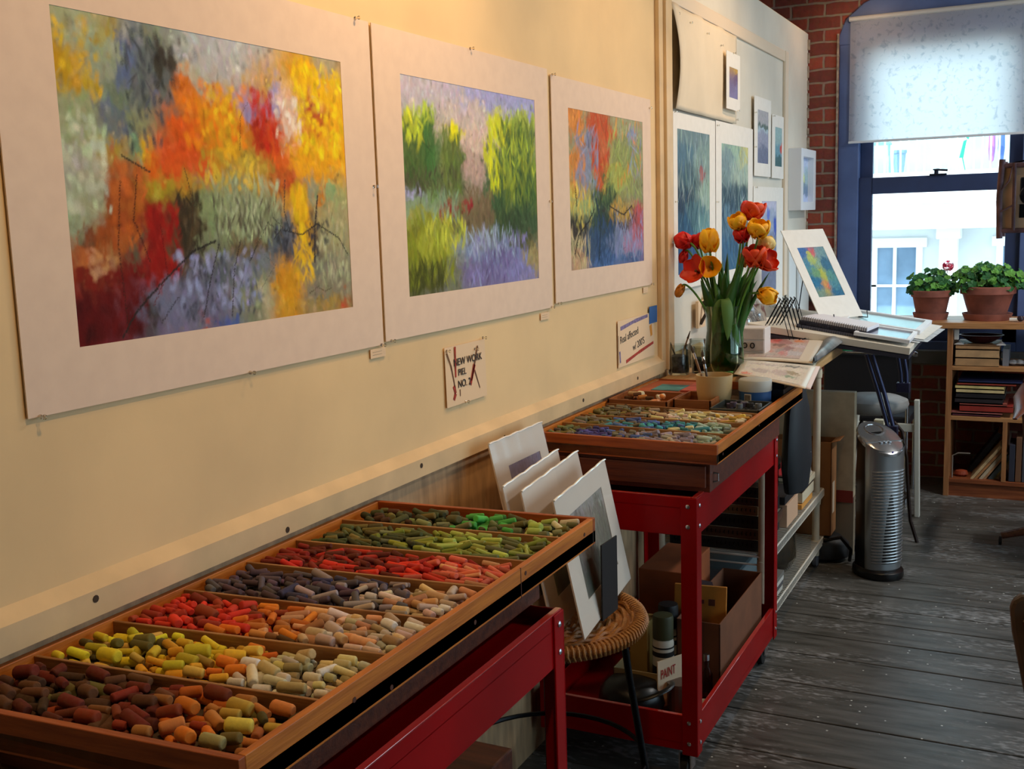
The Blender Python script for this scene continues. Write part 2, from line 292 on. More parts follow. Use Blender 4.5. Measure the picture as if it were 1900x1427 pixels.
# ================================================================ SETTING
M_wall=mat('warm_plaster',(236,202,150),.72,noise=.06,scale=3,bump=.12,bscale=25)
M_wall2=mat('pale_plaster',(226,220,205),.7,noise=.06,scale=3,bump=.15,bscale=20)
M_low=mat('stained_board',(196,160,120),.7,noise=.18,scale=6,stretch=(1,6,1),bump=.15,bscale=30)
M_rail=mat('painted_rail',(228,196,150),.45,noise=.08,scale=8,bump=.1,bscale=40)
M_dark=mat('dark_beam',(52,26,16),.7,noise=.4,scale=5)
M_blue=mat('blue_window_paint',(88,110,162),.5,noise=.12,scale=6)
M_blued=mat('dark_blue_window_paint',(44,62,104),.5,noise=.15,scale=6)
def brickmat():
    m=bpy.data.materials.new('old_red_brick'); m.use_nodes=True; nt=m.node_tree; b=nt.nodes['Principled BSDF']
    tc=nt.nodes.new('ShaderNodeTexCoord'); sp=nt.nodes.new('ShaderNodeSeparateXYZ'); cb=nt.nodes.new('ShaderNodeCombineXYZ')
    nt.links.new(tc.outputs['Object'],sp.inputs[0]); nt.links.new(sp.outputs[0],cb.inputs[0]); nt.links.new(sp.outputs[2],cb.inputs[1])
    wn=nt.nodes.new('ShaderNodeTexNoise'); wn.inputs['Scale'].default_value=9; nt.links.new(cb.outputs[0],wn.inputs['Vector'])
    ad=nt.nodes.new('ShaderNodeMixRGB'); ad.blend_type='LINEAR_LIGHT'; ad.inputs[0].default_value=.012
    nt.links.new(cb.outputs[0],ad.inputs[1]); nt.links.new(wn.outputs['Color'],ad.inputs[2])
    br=nt.nodes.new('ShaderNodeTexBrick'); nt.links.new(ad.outputs[0],br.inputs['Vector'])
    br.inputs['Scale'].default_value=1; br.inputs['Brick Width'].default_value=.19; br.inputs['Row Height'].default_value=.0735
    br.inputs['Mortar Size'].default_value=.0075; br.inputs['Mortar Smooth'].default_value=.3; br.inputs['Bias'].default_value=-.1
    br.inputs['Color1'].default_value=col(172,80,58); br.inputs['Color2'].default_value=col(108,56,50); br.inputs['Mortar'].default_value=col(165,140,122)
    n=nt.nodes.new('ShaderNodeTexNoise'); n.inputs['Scale'].default_value=35; n.inputs['Detail'].default_value=6; nt.links.new(tc.outputs['Object'],n.inputs['Vector'])
    mx=nt.nodes.new('ShaderNodeMixRGB'); mx.blend_type='MULTIPLY'; mx.inputs[0].default_value=.55
    nt.links.new(br.outputs['Color'],mx.inputs[1]); nt.links.new(n.outputs['Color'],mx.inputs[2]); nt.links.new(mx.outputs[0],b.inputs['Base Color'])
    b.inputs['Roughness'].default_value=.85
    inv=nt.nodes.new('ShaderNodeMath'); inv.operation='SUBTRACT'; inv.inputs[0].default_value=1; nt.links.new(br.outputs['Fac'],inv.inputs[1])
    a2=nt.nodes.new('ShaderNodeMath'); a2.operation='ADD'; nt.links.new(inv.outputs[0],a2.inputs[0]); nt.links.new(n.outputs['Fac'],a2.inputs[1])
    bp=nt.nodes.new('ShaderNodeBump'); bp.inputs['Strength'].default_value=.7; bp.inputs['Distance'].default_value=.008
    nt.links.new(a2.outputs[0],bp.inputs['Height']); nt.links.new(bp.outputs[0],b.inputs['Normal']); return m
M_brick=brickmat()
def floormat():
    m=bpy.data.materials.new('worn_grey_floorboards'); m.use_nodes=True; nt=m.node_tree; b=nt.nodes['Principled BSDF']; N=nt.nodes.new; Lk=nt.links.new
    tc=N('ShaderNodeTexCoord')
    mp=N('ShaderNodeMapping'); mp.inputs['Scale'].default_value=(2.0,14,1); Lk(tc.outputs['Object'],mp.inputs[0])
    g=N('ShaderNodeTexNoise'); g.inputs['Scale'].default_value=2.2; g.inputs['Detail'].default_value=8; Lk(mp.outputs[0],g.inputs['Vector'])
    r1=N('ShaderNodeValToRGB'); r1.color_ramp.elements[0].position=.3; r1.color_ramp.elements[0].color=col(54,53,48); r1.color_ramp.elements[1].position=.72; r1.color_ramp.elements[1].color=col(100,98,94); Lk(g.outputs['Fac'],r1.inputs[0])
    # worn pale scuffs
    mp2=N('ShaderNodeMapping'); mp2.inputs['Scale'].default_value=(1.1,3.0,1); Lk(tc.outputs['Object'],mp2.inputs[0])
    s=N('ShaderNodeTexNoise'); s.inputs['Scale'].default_value=1.5; s.inputs['Detail'].default_value=3; Lk(mp2.outputs[0],s.inputs['Vector'])
    s2=N('ShaderNodeTexNoise'); s2.inputs['Scale'].default_value=26; s2.inputs['Detail'].default_value=8; Lk(mp2.outputs[0],s2.inputs['Vector'])
    mu=N('ShaderNodeMath'); mu.operation='MULTIPLY'; Lk(s.outputs['Fac'],mu.inputs[0]); Lk(s2.outputs['Fac'],mu.inputs[1])
    r2=N('ShaderNodeValToRGB'); r2.color_ramp.elements[0].position=.275; r2.color_ramp.elements[0].color=(0,0,0,1); r2.color_ramp.elements[1].position=.37; r2.color_ramp.elements[1].color=(.75,.75,.75,1); Lk(mu.outputs[0],r2.inputs[0])
    m1=N('ShaderNodeMixRGB'); Lk(r2.outputs[0],m1.inputs[0]); Lk(r1.outputs[0],m1.inputs[1]); m1.inputs[2].default_value=col(150,150,150)
    # paint droplets
    vo=N('ShaderNodeTexVoronoi'); vo.inputs['Scale'].default_value=26; Lk(tc.outputs['Object'],vo.inputs['Vector'])
    lt=N('ShaderNodeMath'); lt.operation='LESS_THAN'; lt.inputs[1].default_value=.09; Lk(vo.outputs['Distance'],lt.inputs[0])
    sc=N('ShaderNodeSeparateColor'); Lk(vo.outputs['Color'],sc.inputs[0])
    gt=N('ShaderNodeMath'); gt.operation='GREATER_THAN'; gt.inputs[1].default_value=.60; Lk(sc.outputs[0],gt.inputs[0])
    an=N('ShaderNodeMath'); an.operation='MULTIPLY'; Lk(lt.outputs[0],an.inputs[0]); Lk(gt.outputs[0],an.inputs[1])
    m2=N('ShaderNodeMixRGB'); Lk(an.outputs[0],m2.inputs[0]); Lk(m1.outputs[0],m2.inputs[1]); m2.inputs[2].default_value=col(205,205,200)
    Lk(m2.outputs[0],b.inputs['Base Color'])
    rr=N('ShaderNodeMapRange'); rr.inputs[3].default_value=.20; rr.inputs[4].default_value=.5; Lk(s2.outputs['Fac'],rr.inputs[0]); Lk(rr.outputs[0],b.inputs['Roughness'])
    bp=N('ShaderNodeBump'); bp.inputs['Strength'].default_value=.35; bp.inputs['Distance'].default_value=.004; Lk(g.outputs['Fac'],bp.inputs['Height']); Lk(bp.outputs[0],b.inputs['Normal'])
    return m
M_floor=floormat(); M_gap=mat('dark_gap',(12,11,10),.9)
# floor: boards run across the room with real gaps
f=MB(); edges=[-2.6,-2.35,-2.05,-1.8,-1.55,-1.3,-1.0,-.75,-.5,-.25,0,.25,.5,.72,1.0,1.25,1.5,1.8,2.1,2.4,2.7,2.97,3.222,3.48,3.73,3.93,4.125,4.28,4.445,4.66,4.885,5.1,5.32,5.55,5.87,6.14,6.4,6.62]
for a,b in zip(edges[:-1],edges[1:]): f.use(0).box((-2,a+.003,-.03),(4.3,b-.003,0))
f.use(1).box((-2,-2.6,-.06),(4.3,6.62,-.031))
STRUCT(f,'floor',[M_floor,M_gap],bevel=.003)
STRUCT(MB().box((-.1,-2.6,0),(0,6.6,2.56)),'wall_left',[M_wall])
STRUCT(MB().box((-.012,4.02,1.02),(.004,6.598,2.555)),'wall_left_panel',[M_wall2])
STRUCT(MB().box((0,-2.6,.0),(.003,3.9,.965)),'wall_left_lower',[M_low])
STRUCT(MB().box((-2.1,-2.6,-.06),(-2,6.6,3.4)),'wall_outer',[M_dark])
STRUCT(MB().box((-2.1,-2.7,-.06),(4.4,-2.6,3.4)),'wall_back',[M_wall])
# right wall with window opening
r=MB(); X0,X1=4.3,4.4
WR=[(1.2,3.4),(3.65,5.85)]
for a,b in ((-2.6,1.2),(3.4,3.65),(5.85,6.9)): r.box((X0,a,-.06),(X1,b,3.4))
for a,b in WR: r.box((X0,a,-.06),(X1,b,.55)).box((X0,a,2.95),(X1,b,3.4))
STRUCT(r,'wall_right',[M_wall2])
# ceiling with beams
c=MB().box((-2.1,-2.7,3.4),(4.4,6.95,3.5))
for y in (-1.5,-.3,.9,2.1,3.3,4.5,5.7): c.box((-2,y-.06,3.2),(4.3,y+.06,3.4))
STRUCT(c,'ceiling',[M_dark])
# window wall of brick, with segmental-arch openings
def arch(xa,xb,zs):
    w=xb-xa; return [(xa,zs),(xa+.03*w,zs+.08),(xa+.12*w,zs+.16),(xa+.26*w,zs+.225),(xa+.5*w,zs+.26),(xa+.74*w,zs+.225),(xa+.88*w,zs+.16),(xa+.97*w,zs+.08),(xb,zs)]
w=MB(); YW,YD=6.6,6.95
def bx(x0,x1,z0,z1): w.box((x0,YW,z0),(x1,YD,z1))
ops=[(.175,1.265,.74,2.54),(2.35,3.45,.74,2.54)]
bx(-2.1,.175,-.06,3.4); bx(1.265,2.35,-.06,3.4); bx(3.45,4.4,-.06,3.4)
for xa,xb,zb,zs in ops:
    bx(xa,xb,-.06,zb)
    ar=arch(xa,xb,zs)
    for (x0,z0),(x1,z1) in zip(ar[:-1],ar[1:]):
        w.add([(x0,YW,z0),(x1,YW,z1),(x1,YW,3.4),(x0,YW,3.4),(x0,YD,z0),(x1,YD,z1),(x1,YD,3.4),(x0,YD,3.4)],[(0,1,2,3),(4,5,6,7),(0,1,5,4),(2,3,7,6)])
STRUCT(w,'wall_window_side',[M_brick])
STRUCT(MB().box((.175,6.585,.665),(1.265,6.98,.742)).box((2.35,6.585,.665),(3.45,6.98,.742)),'trim_1',[mat('grey_stone_sill',(120,118,116),.7,noise=.2,scale=8)],bevel=.004)
# pale mortar line along partition end / window jamb
mm=mat('pale_mortar',(178,160,140),.9,noise=.3,scale=40,bump=.6,bscale=60)
t=MB(); z=.95
while z<2.52:
    h=.04+rnd.random()*.05; t.box((.0,6.585-rnd.random()*.004,z),(.006+rnd.random()*.012,6.6,z+h*.8)); z+=h
STRUCT(t,'trim_2',[mm],bevel=.002)
STRUCT(MB().box((.168,6.588,.74),(.178,6.6,2.54)),'trim_3',[mm])
M_glass=glass('window_glass',(240,248,250),.05)
def window(n,xa,xb,zb,zs):
    F=MB(); ar=arch(xa,xb,zs); zt=zs-.02
    # outer frame
    F.box((xa,6.63,zb),(xa+.115,6.74,zs-.06)); F.box((xb-.115,6.63,zb),(xb,6.74,zs-.06)); F.box((xa+.115,6.63,zb),(xb-.115,6.74,zb+.05))
    for (x0,z0),(x1,z1) in zip(ar[:-1],ar[1:]):
        F.add([(x0,6.63,zs-.06),(x1,6.63,zs-.06),(x1,6.63,z1),(x0,6.63,z0),(x0,6.74,zs-.06),(x1,6.74,zs-.06),(x1,6.74,z1),(x0,6.74,z0)],[(0,1,2,3),(4,5,6,7),(0,1,5,4),(2,3,7,6)])
    o=STRUCT(F,'window_%d'%n,[M_blue],bevel=.004)
    s=MB(); xi,xj=xa+.115,xb-.115
    s.box((xi,6.66,zb+.05),(xi+.075,6.70,1.73)); s.box((xj-.075,6.66,zb+.05),(xj,6.70,1.73)); s.box((xi,6.66,zb+.05),(xj,6.70,zb+.15)); s.box((xi+.075,6.655,1.635),(xj-.075,6.70,1.728))
    s.build('lower_sash',[M_blued],o,bevel=.003)
    s=MB(); s.box((xi,6.70,1.64),(xi+.07,6.735,zs-.06)); s.box((xj-.07,6.70,1.64),(xj,6.735,zs-.06)); s.box((xi+.07,6.701,1.66),(xj-.07,6.735,1.725)); s.box((xi,6.70,zs-.12),(xj,6.735,zs-.06))
    s.build('upper_sash',[M_blued],o,bevel=.003)
    MB().box((xi+.07,6.68,zb+.14),(xj-.07,6.684,1.65)).build('lower_pane',[M_glass],o)
    MB().box((xi+.06,6.715,1.70),(xj-.06,6.719,zs-.1)).build('upper_pane',[M_glass],o)
    xm=(xa+xb)/2
    MB().box((xm-.045,6.64,1.728),(xm+.045,6.67,1.736)).lathe([(.012,0),(.012,.018),(.02,.02),(.02,.026)],(xm-.01,6.655,1.736),12).tube([(xm-.01,6.655,1.758),(xm+.05,6.655,1.752)],.006).build('sash_lock',[mat('dark_metal',(40,44,60),.4,.7)],o)
    return o
window(1,*ops[0]); window(2,*ops[1])
for i,(a,b) in enumerate(WR):
    o=STRUCT(MB().box((4.32,a,.55),(4.38,a+.08,2.95)).box((4.32,b-.08,.55),(4.38,b,2.95)).box((4.32,a+.08,.55),(4.38,b-.08,.63)).box((4.32,a+.08,2.87),(4.38,b-.08,2.95)).box((4.33,(a+b)/2-.025,.63),(4.37,(a+b)/2+.025,2.87)),'window_%d'%(i+3),[M_blue])
    MB().box((4.345,a+.08,.63),(4.35,b-.08,2.87)).build('pane',[M_glass],o)
# rails and battens on the left wall
STRUCT(MB().prism([(0,-2.6,1.028),(0,-2.6,.966),(.022,-2.6,.966),(.022,-2.6,1.008)],(0,6.5,0)),'trim_4',[M_rail])
b=MB()
for y in (.75,1.15,1.62,2.12,2.55,3.1,3.6): b.lathe([(.006,0),(.006,.0006)],(.0222,y,.985+.01*math.sin(y*7)),10,M=Matrix.Rotation(PI/2,4,'Y').to_3x3())
STRUCT(b,'trim_5',[mat('screw_hole',(60,42,26),.8)])
STRUCT(MB().box((0,3.885,.97),(.018,3.93,2.56)).box((0,3.93,.97),(.03,4.0,2.56)),'trim_6',[M_rail],bevel=.003)
STRUCT(MB().box((.004,4.0,2.33),(.016,6.02,2.385)).box((.004,5.95,1.1),(.02,6.02,2.385)),'trim_7',[mat('panel_moulding',(232,212,186),.55)],bevel=.004)
# ================================================================ OUTSIDE
M_fac=mat('white_clapboard',(238,240,236),.7,noise=.03,scale=3)
M_facw=mat('white_trim_outside',(250,250,250),.6)
fc=thing('facing_building','pale facade across the street with white columns and sash windows','building',(-.2,17,-3))
g=MB()
g.box((-5,17.0,-6),(5,17.4,1.3)); g.use(1).box((-5,17.35,1.3),(5,17.4,6))
g.build('wall',[M_fac,mat('pale_teal_wall',(176,200,198),.7,noise=.1,scale=2)],fc)
g=MB().box((-5,16.3,1.25),(5,17.05,2.02)).box((-5,16.26,1.6),(5,16.3,1.66)).box((-5,16.26,1.92),(5,16.3,2.04)); g.build('balcony_floor',[M_facw],fc,bevel=.01)
for x in (-1.75,-.02,1.7):
    MB().box((x-.12,16.6,-6),(x+.12,16.85,1.25)).box((x-.16,16.56,1.1),(x+.16,16.9,1.25)).build('column',[M_facw],fc,bevel=.01)
M_pane=mat('reflecting_window_pane',(135,165,190),.15,noise=.2,scale=2)
for xc in (-.75,.95):
    o=MB().box((xc-.42,16.9,.98),(xc+.42,17.0,1.12)).box((xc-.36,16.93,-.12),(xc-.27,17.0,1.0)).box((xc+.27,16.93,-.12),(xc+.36,17.0,1.0)).box((xc-.05,16.94,-.1),(xc,17.0,1.0)).box((xc-.36,16.9,-.16),(xc+.36,17.0,-.06)).box((xc-.36,16.93,.4),(xc+.36,17.0,.44)).build('window_frame',[M_facw],fc,bevel=.006)
    MB().box((xc-.27,16.985,-.06),(xc+.27,16.995,.98)).build('window_pane',[M_pane],o)
rl=MB().box((-1.5,16.3,2.0),(1.8,16.34,2.04)).box((-1.5,16.3,2.75),(1.8,16.34,2.8))
x=-1.5
while x<1.8: rl.box((x,16.31,2.02),(x+.022,16.33,2.78)); x+=.105
rl.build('balcony_railing',[M_facw],fc)
BALC=[('pale blue folding chair behind the left of the balcony railing',(-1.05,-.85),(2.02,2.75),(150,200,215)),('grey planter behind the left end of the balcony railing',(-.8,-.62),(2.02,2.35),(120,150,170)),
('folded purple parasol standing behind the balcony railing',(.47,.53),(2.03,2.9),(170,110,200)),('folded navy parasol beside the purple one on the balcony',(.58,.66),(2.03,2.9),(70,100,160)),('rolled pink awning standing at the right of the balcony',(.98,1.06),(2.1,2.9),(215,130,160))]
for lb,(x0,x1),(z0,z1),c in BALC:
    nm=lb.split()[2] if lb.startswith('folded') or lb.startswith('rolled') else ('folding_chair' if 'chair' in lb else 'planter')
    if 'chair' in lb:
        q=thing('folding_chair',lb,'chair',(-.95,16.7,2.03)); mc=mat('chair_'+str(c[0]),c,.6)
        MB().box((-1.08,16.5,2.45),(-.82,16.75,2.48)).build('seat',[mc],q); MB().box((-1.08,16.74,2.5),(-.82,16.77,2.85)).build('backrest',[mc],q)
        for sx in (-1.07,-.84):
            MB().tube([(sx,16.75,2.03),(sx,16.52,2.46)],.012,6).build('leg',[mc],q); MB().tube([(sx,16.5,2.03),(sx,16.76,2.85)],.012,6).build('leg',[mc],q)
    elif 'planter' in lb:
        MB().lathe([(.06,0),(.09,.3),(.1,.3),(.1,.34)],(-.7,16.6,2.02),16).build('planter',[mat('planter_grey',c,.7)],cat='planter',label=lb)
    else:
        xm=(x0+x1)/2; nm='parasol' if 'parasol' in lb else 'awning_roll'
        MB().lathe([(.01,0),(.01,.12),(.03,.14),(.045,.3),(.035,.7),(.01,.86)],(xm,16.65,2.02),12).build(nm,[mat('cloth_%d'%c[0],c,.8)],cat='parasol' if nm=='parasol' else 'awning',label=lb)
MB().prism([(.12,16.2,2.2),(.17,16.2,2.42),(.21,16.2,2.44),(.17,16.2,2.2)],(0,.02,0)).prism([(.2,16.2,2.46),(.24,16.2,2.74),(.31,16.2,2.76),(.23,16.2,2.44)],(0,.02,0)).tube([(.16,16.22,2.2),(.2,16.22,2.03)],.006).build('garden_flag',[mat('flag_green',(40,170,130),.7)],cat='flag',label='small green pennant hanging at the middle of the balcony railing')
STRUCT(MB().box((-20,7.2,-6.1),(20,40,-6)),'street',[mat('asphalt',(90,90,92),.9)])
# ================================================================ WINDOW SHADE, LAMPS
def shademat():
    m=bpy.data.materials.new('rice_paper_shade'); m.use_nodes=True; nt=m.node_tree; nt.nodes.clear(); N=nt.nodes.new; Lk=nt.links.new
    o=N('ShaderNodeOutputMaterial'); d=N('ShaderNodeBsdfDiffuse'); t=N('ShaderNodeBsdfTranslucent'); mx=N('ShaderNodeMixShader'); mx.inputs[0].default_value=.74
    tc=N('ShaderNodeTexCoord'); n=N('ShaderNodeTexNoise'); n.inputs['Scale'].default_value=34; n.inputs['Detail'].default_value=8; n.inputs['Distortion'].default_value=.6; Lk(tc.outputs['Object'],n.inputs['Vector'])
    r=N('ShaderNodeValToRGB'); r.color_ramp.elements[0].position=.3; r.color_ramp.elements[0].color=col(214,222,228); r.color_ramp.elements[1].position=.45; r.color_ramp.elements[1].color=col(250,252,254); Lk(n.outputs['Fac'],r.inputs[0])
    Lk(r.outputs[0],d.inputs[0]); Lk(r.outputs[0],t.inputs[0]); Lk(d.outputs[0],mx.inputs[1]); Lk(t.outputs[0],mx.inputs[2]); Lk(mx.outputs[0],o.inputs[0]); return m
q=thing('window_shade','white mottled paper shade drawn over the top of the window','blind',(.7,6.615,2.6))
s=MB(); nx,nz=40,16
s.add([(.235+i/nx,6.61+.0015*math.sin(i*.35+j*.1)+(.010*max(0,1-i/2)),1.93+.68*j/nz) for j in range(nz+1) for i in range(nx+1)],[(j*(nx+1)+i,j*(nx+1)+i+1,(j+1)*(nx+1)+i+1,(j+1)*(nx+1)+i) for j in range(nz) for i in range(nx)])
s.build('shade_cloth',[shademat()],q,smooth=True)
MB().tube([(.23,6.612,2.615),(1.24,6.612,2.615)],.014,12).build('roller',[mat('roller_white',(200,198,196),.6)],q)
MB().box((.235,6.604,1.925),(1.235,6.616,1.938)).build('bottom_bar',[mat('bar_white',(215,220,228),.6)],q,bevel=.002)
M_lampb=mat('black_lamp_metal',(24,22,22),.4,.6)
for i,(p,tg,e) in enumerate(LAMPS):
    q=thing('track_lamp','black ceiling spotlight aimed at '+['the big autumn painting','the meadow painting corner','the lower third painting','the hanging blank paper'][i],'lamp',p)
    d=(Vector(tg)-Vector(p)).normalized(); Mx=d.to_track_quat('Z','Y').to_matrix()
    MB().lathe([(.03,-.1),(.045,-.08),(.05,.02),(.06,.06),(.056,.06),(.045,.02),(.04,-.06)],p,20,M=Mx,cap=False).build('lamp_shade',[M_lampb],q,smooth=True)
    MB().lathe([(.01,-.06),(.03,-.02),(.034,.0),(.02,.02),(.005,.028)],p,16,M=Mx).build('bulb',[mat('warm_bulb',(255,220,170),.4,emit=(255,200,130,8))],q,smooth=True)
    MB().tube([Vector(p)-d*.09,(p[0],p[1],p[2]+.2),(p[0],p[1],3.2)],.008,8).build('stem',[M_lampb],q)
    l=light('warm_spotlight','SPOT',tuple(Vector(p)+d*.07),e,(1,.64,.31),target=tg,spot_size=1.9,spot_blend=1.0,shadow_soft_size=.045); l.parent=q; l.location=Vector(p)+d*.07-Vector(p)
for i,(lx,ly,e) in enumerate(((2.5,5.0,46),)):  # unseen ceiling tube, added to brighten the window end of the room
    q=thing('fill_tube_light','unseen white fluorescent tube fitting added as fill light on the ceiling '+('nearest the window wall','over the middle of the floor')[i],'lamp',(lx,ly,3.1))
    MB().box((lx-.09,ly-.62,3.10),(lx+.09,ly+.62,3.17)).box((lx-.01,ly-.5,3.17),(lx+.01,ly-.48,3.4)).box((lx-.01,ly+.48,3.17),(lx+.01,ly+.5,3.4)).build('fitting',[mat('white_enamel',(230,230,226),.4)],q,bevel=.004)
    for k in (-.04,.04): MB().tube([(lx+k,ly-.58,3.083),(lx+k,ly+.58,3.083)],.014,10).build('tube',[mat('lit_tube',(255,250,240),.4,emit=(255,248,232,3))],q,smooth=True)
    l=light('tube_fill_glow','AREA',(lx,ly,3.06),e,(1,.96,.90),target=(lx,ly,0),shape='RECTANGLE',size=.16,size_y=1.15); l.parent=q; l.location=(0,0,-.04)
MB().tube([(-1.9,2.8,3.19),(4.2,2.8,3.19)],.01).build('ceiling_conduit',[M_lampb],cat='conduit',label='thin black conduit pipe running along the ceiling')
p=ony(1592,-6,6.3)
q=thing('pendant_lamp','small copper shaded lamp at the top beside the window arch','lamp',tuple(p))
MB().lathe([(.008,.10),(.03,.09),(.075,.0),(.07,.0),(.026,.08)],p,20,cap=False).build('lamp_shade',[mat('copper_shade',(190,110,70),.35,.7)],q,smooth=True)
MB().lathe([(.005,.0),(.024,.02),(.024,.045),(.008,.075)],p,14).build('bulb',[mat('warm_bulb',(255,220,170),.4)],q,smooth=True)
MB().tube([p+Vector((0,0,.09)),(p.x,p.y,3.4)],.004,6).build('cord',[M_lampb],q)
l=light('pendant_light','POINT',tuple(p+Vector((0,0,-.02))),1.5,(1,.65,.35),shadow_soft_size=.03); l.parent=q; l.location=(0,0,-.02)
# ================================================================ PICTURES ON THE WALL
M_mat=mat('cream_mat_board',(232,205,182),.8,noise=.02,scale=30)
M_matw=mat('white_mat_board',(240,236,228),.8,noise=.02,scale=30)
M_core=mat('mat_bevel',(250,245,235),.8)
M_pin=glass('clear_push_pin',(250,245,235),.35,.1)
M_steel=mat('bright_steel',(200,200,205),.25,1.)
def pin(x,y,z,parent):
    o=MB().lathe([(.0035,.0),(.0035,.002),(.002,.003),(.002,.008),(.0038,.009),(.0038,.011)],(x,y,z),10,M=Matrix.Rotation(PI/2,4,'Y').to_3x3()).build('push_pin',[M_pin],parent,smooth=True)
    MB().tube([(x-.002,y,z),(x+.001,y,z)],.0006,5).build('needle',[M_steel],o)
def matted(name,label,cat,outer,inner,img,x=.004,mm=None,pins=(),bow=0.,t=.0025,group=None):
    y0,y1,z0,z1=outer; a0,a1,b0,b1=inner; q=thing(name,label,cat,(x,(y0+y1)/2,z0),group=group)
    m=MB(); X=x+t
    def sl(lo,hi,c0,c1): m.box((x+.0006,lo,c0),(X,hi,c1))
    sl(y0,a0,z0,z1); sl(a1,y1,z0,z1); sl(a0,a1,z0,b0); sl(a0,a1,b1,z1)
    m.use(1); m.box((x+.0002,y0,z0),(x+.0006,y1,z1))
    m.build('mat_board',[mm or M_mat,M_core],q)
    c=canvas('painting',(x+.0008,a0,b0),(0,a1-a0,0),(0,0,b1-b0),img,q)
    for (py,pz) in pins: pin(X,py,pz,q)
    return q
LW=(.68,.51,.34)
ln1=[(p,w*.55,c) for p,w,c in [([(12,1),(17,9),(26,18),(36,27),(44,30)],1.6,(35,28,22)),([(38,4),(41,16),(45,29)],1.1,(35,28,22)),([(48,3),(50,20),(53,30)],1.1,(40,30,25)),([(14,2),(13,30),(15,50)],.9,(50,20,10)),([(60,30),(56,22),(64,36),(68,33)],.9,(30,28,25)),([(70,33),(78,31),(85,35),(95,29),(99,22)],1.3,(30,28,28)),([(72,52),(71,40),(73,32)],1.1,(40,38,35)),([(83,20),(84,34),(86,46)],1.6,(38,34,34)),([(36,32),(37,44),(35,55)],.9,(70,45,20)),([(22,24),(18,38),(20,52)],1.0,(60,20,10)),([(30,12),(24,4)],1,(40,32,28)),([(16,58),(24,53)],1.4,(50,40,25)),([(55,62),(56,74),(59,79)],.8,(90,60,20)),([(80,8),(84,10),(87,8),(90,9)],.8,(60,40,20)),([(26,36),(27,20),(22,10)],.9,(90,10,5)),([(66,30),(70,34),(66,38)],1,(35,32,32)),([(60,12),(66,20),(62,24)],.7,(60,60,58))]]
matted('matted_painting','large cream-matted autumn woodland painting with orange trees over a creek, biggest on the wall','painting',(1.073,2.010,1.288,1.972),(1.177,1.900,1.380,1.878),paint(F_P1,420,290,1,lines=[(p,w*1.3,c) for p,w,c in ln1],n=8000,L=.055,dabs=[(a,b,c,d,int(n*1.3),k,l*.42,w*1.25) for a,b,c,d,n,k,l,w in [(0,12,75,98,30,(200,150,30),4,.5),(18,30,60,98,60,(60,62,60),5,.35),(28,34,78,96,25,(50,42,32),5,.5),(36,58,62,84,70,(222,110,10),4,.6),(42,56,60,84,50,(214,150,20),4,.6),(60,70,62,84,45,(170,30,8),5,.6),(78,99,62,97,110,(232,176,10),4,.6),(70,80,66,82,20,(225,190,160),4,.6),(44,70,30,52,110,(150,152,105),5,.35),(44,70,26,46,70,(80,70,50),5,.25),(0,12,40,70,60,(175,170,130),4,.6),(12,22,28,55,50,(176,84,26),5,.6),(22,32,20,42,50,(140,14,6),6,.6),(0,20,2,16,50,(80,4,2),6,.7),(32,40,26,46,50,(46,36,20),6,.4),(28,60,6,26,90,(138,132,150),4,.5),(28,60,4,24,50,(60,58,62),4,.3),(74,82,12,28,40,(222,160,20),6,.35),(84,99,10,34,60,(160,150,105),5,.35),(66,90,27,36,60,(44,42,42),3,.3),(75,81,28,50,34,(220,160,14),6,.6),(4,12,20,30,9,(200,135,85),3,.6),(40,62,48,60,50,(190,150,40),4,.4)]],light=(.80,.66,.50)),pins=((1.093,1.288),(1.56,1.288),(2.0,1.288),(1.96,1.972),(2.0,1.63)))
matted('matted_painting','cream-matted meadow painting with lavender field between green trees','painting',(2.020,2.920,1.293,1.972),(2.127,2.830,1.384,1.878),paint(F_P2,290,225,2,n=5500,L=.05,light=(.80,.66,.52),dabs=[(0,16,52,80,120,(66,84,36),4,.6),(0,12,70,86,40,(176,176,40),3,.6),(14,20,60,86,60,(60,92,40),4,.6),(13,20,80,90,20,(170,180,50),2.5,.6),(26,38,48,78,110,(90,100,40),4,.6),(32,36,74,80,16,(215,196,20),2.5,.8),(0,38,46,60,60,(70,66,40),3,.5),(60,68,50,86,70,(196,190,24),4,.6),(66,99,30,84,200,(52,74,38),5,.6),(72,99,48,88,110,(120,130,42),4,.6),(62,99,60,80,60,(160,160,44),3,.5),(64,92,26,40,60,(48,60,34),4,.6),(40,62,34,50,60,(108,84,56),3,.5),(0,30,6,36,160,(126,124,24),4,.5),(10,40,22,36,80,(176,170,50),3,.5),(0,24,2,14,70,(60,60,16),4,.6),(44,90,2,26,160,(122,112,142),3,.5),(40,80,14,30,90,(150,152,160),2.5,.45),(50,80,2,18,60,(96,80,112),3,.5),(30,46,38,44,20,(132,24,30),2,.8),(10,36,36,48,60,(120,134,96),3,.5)]),pins=((2.04,1.293),(2.91,1.295),(2.46,1.972),(2.915,1.6)))
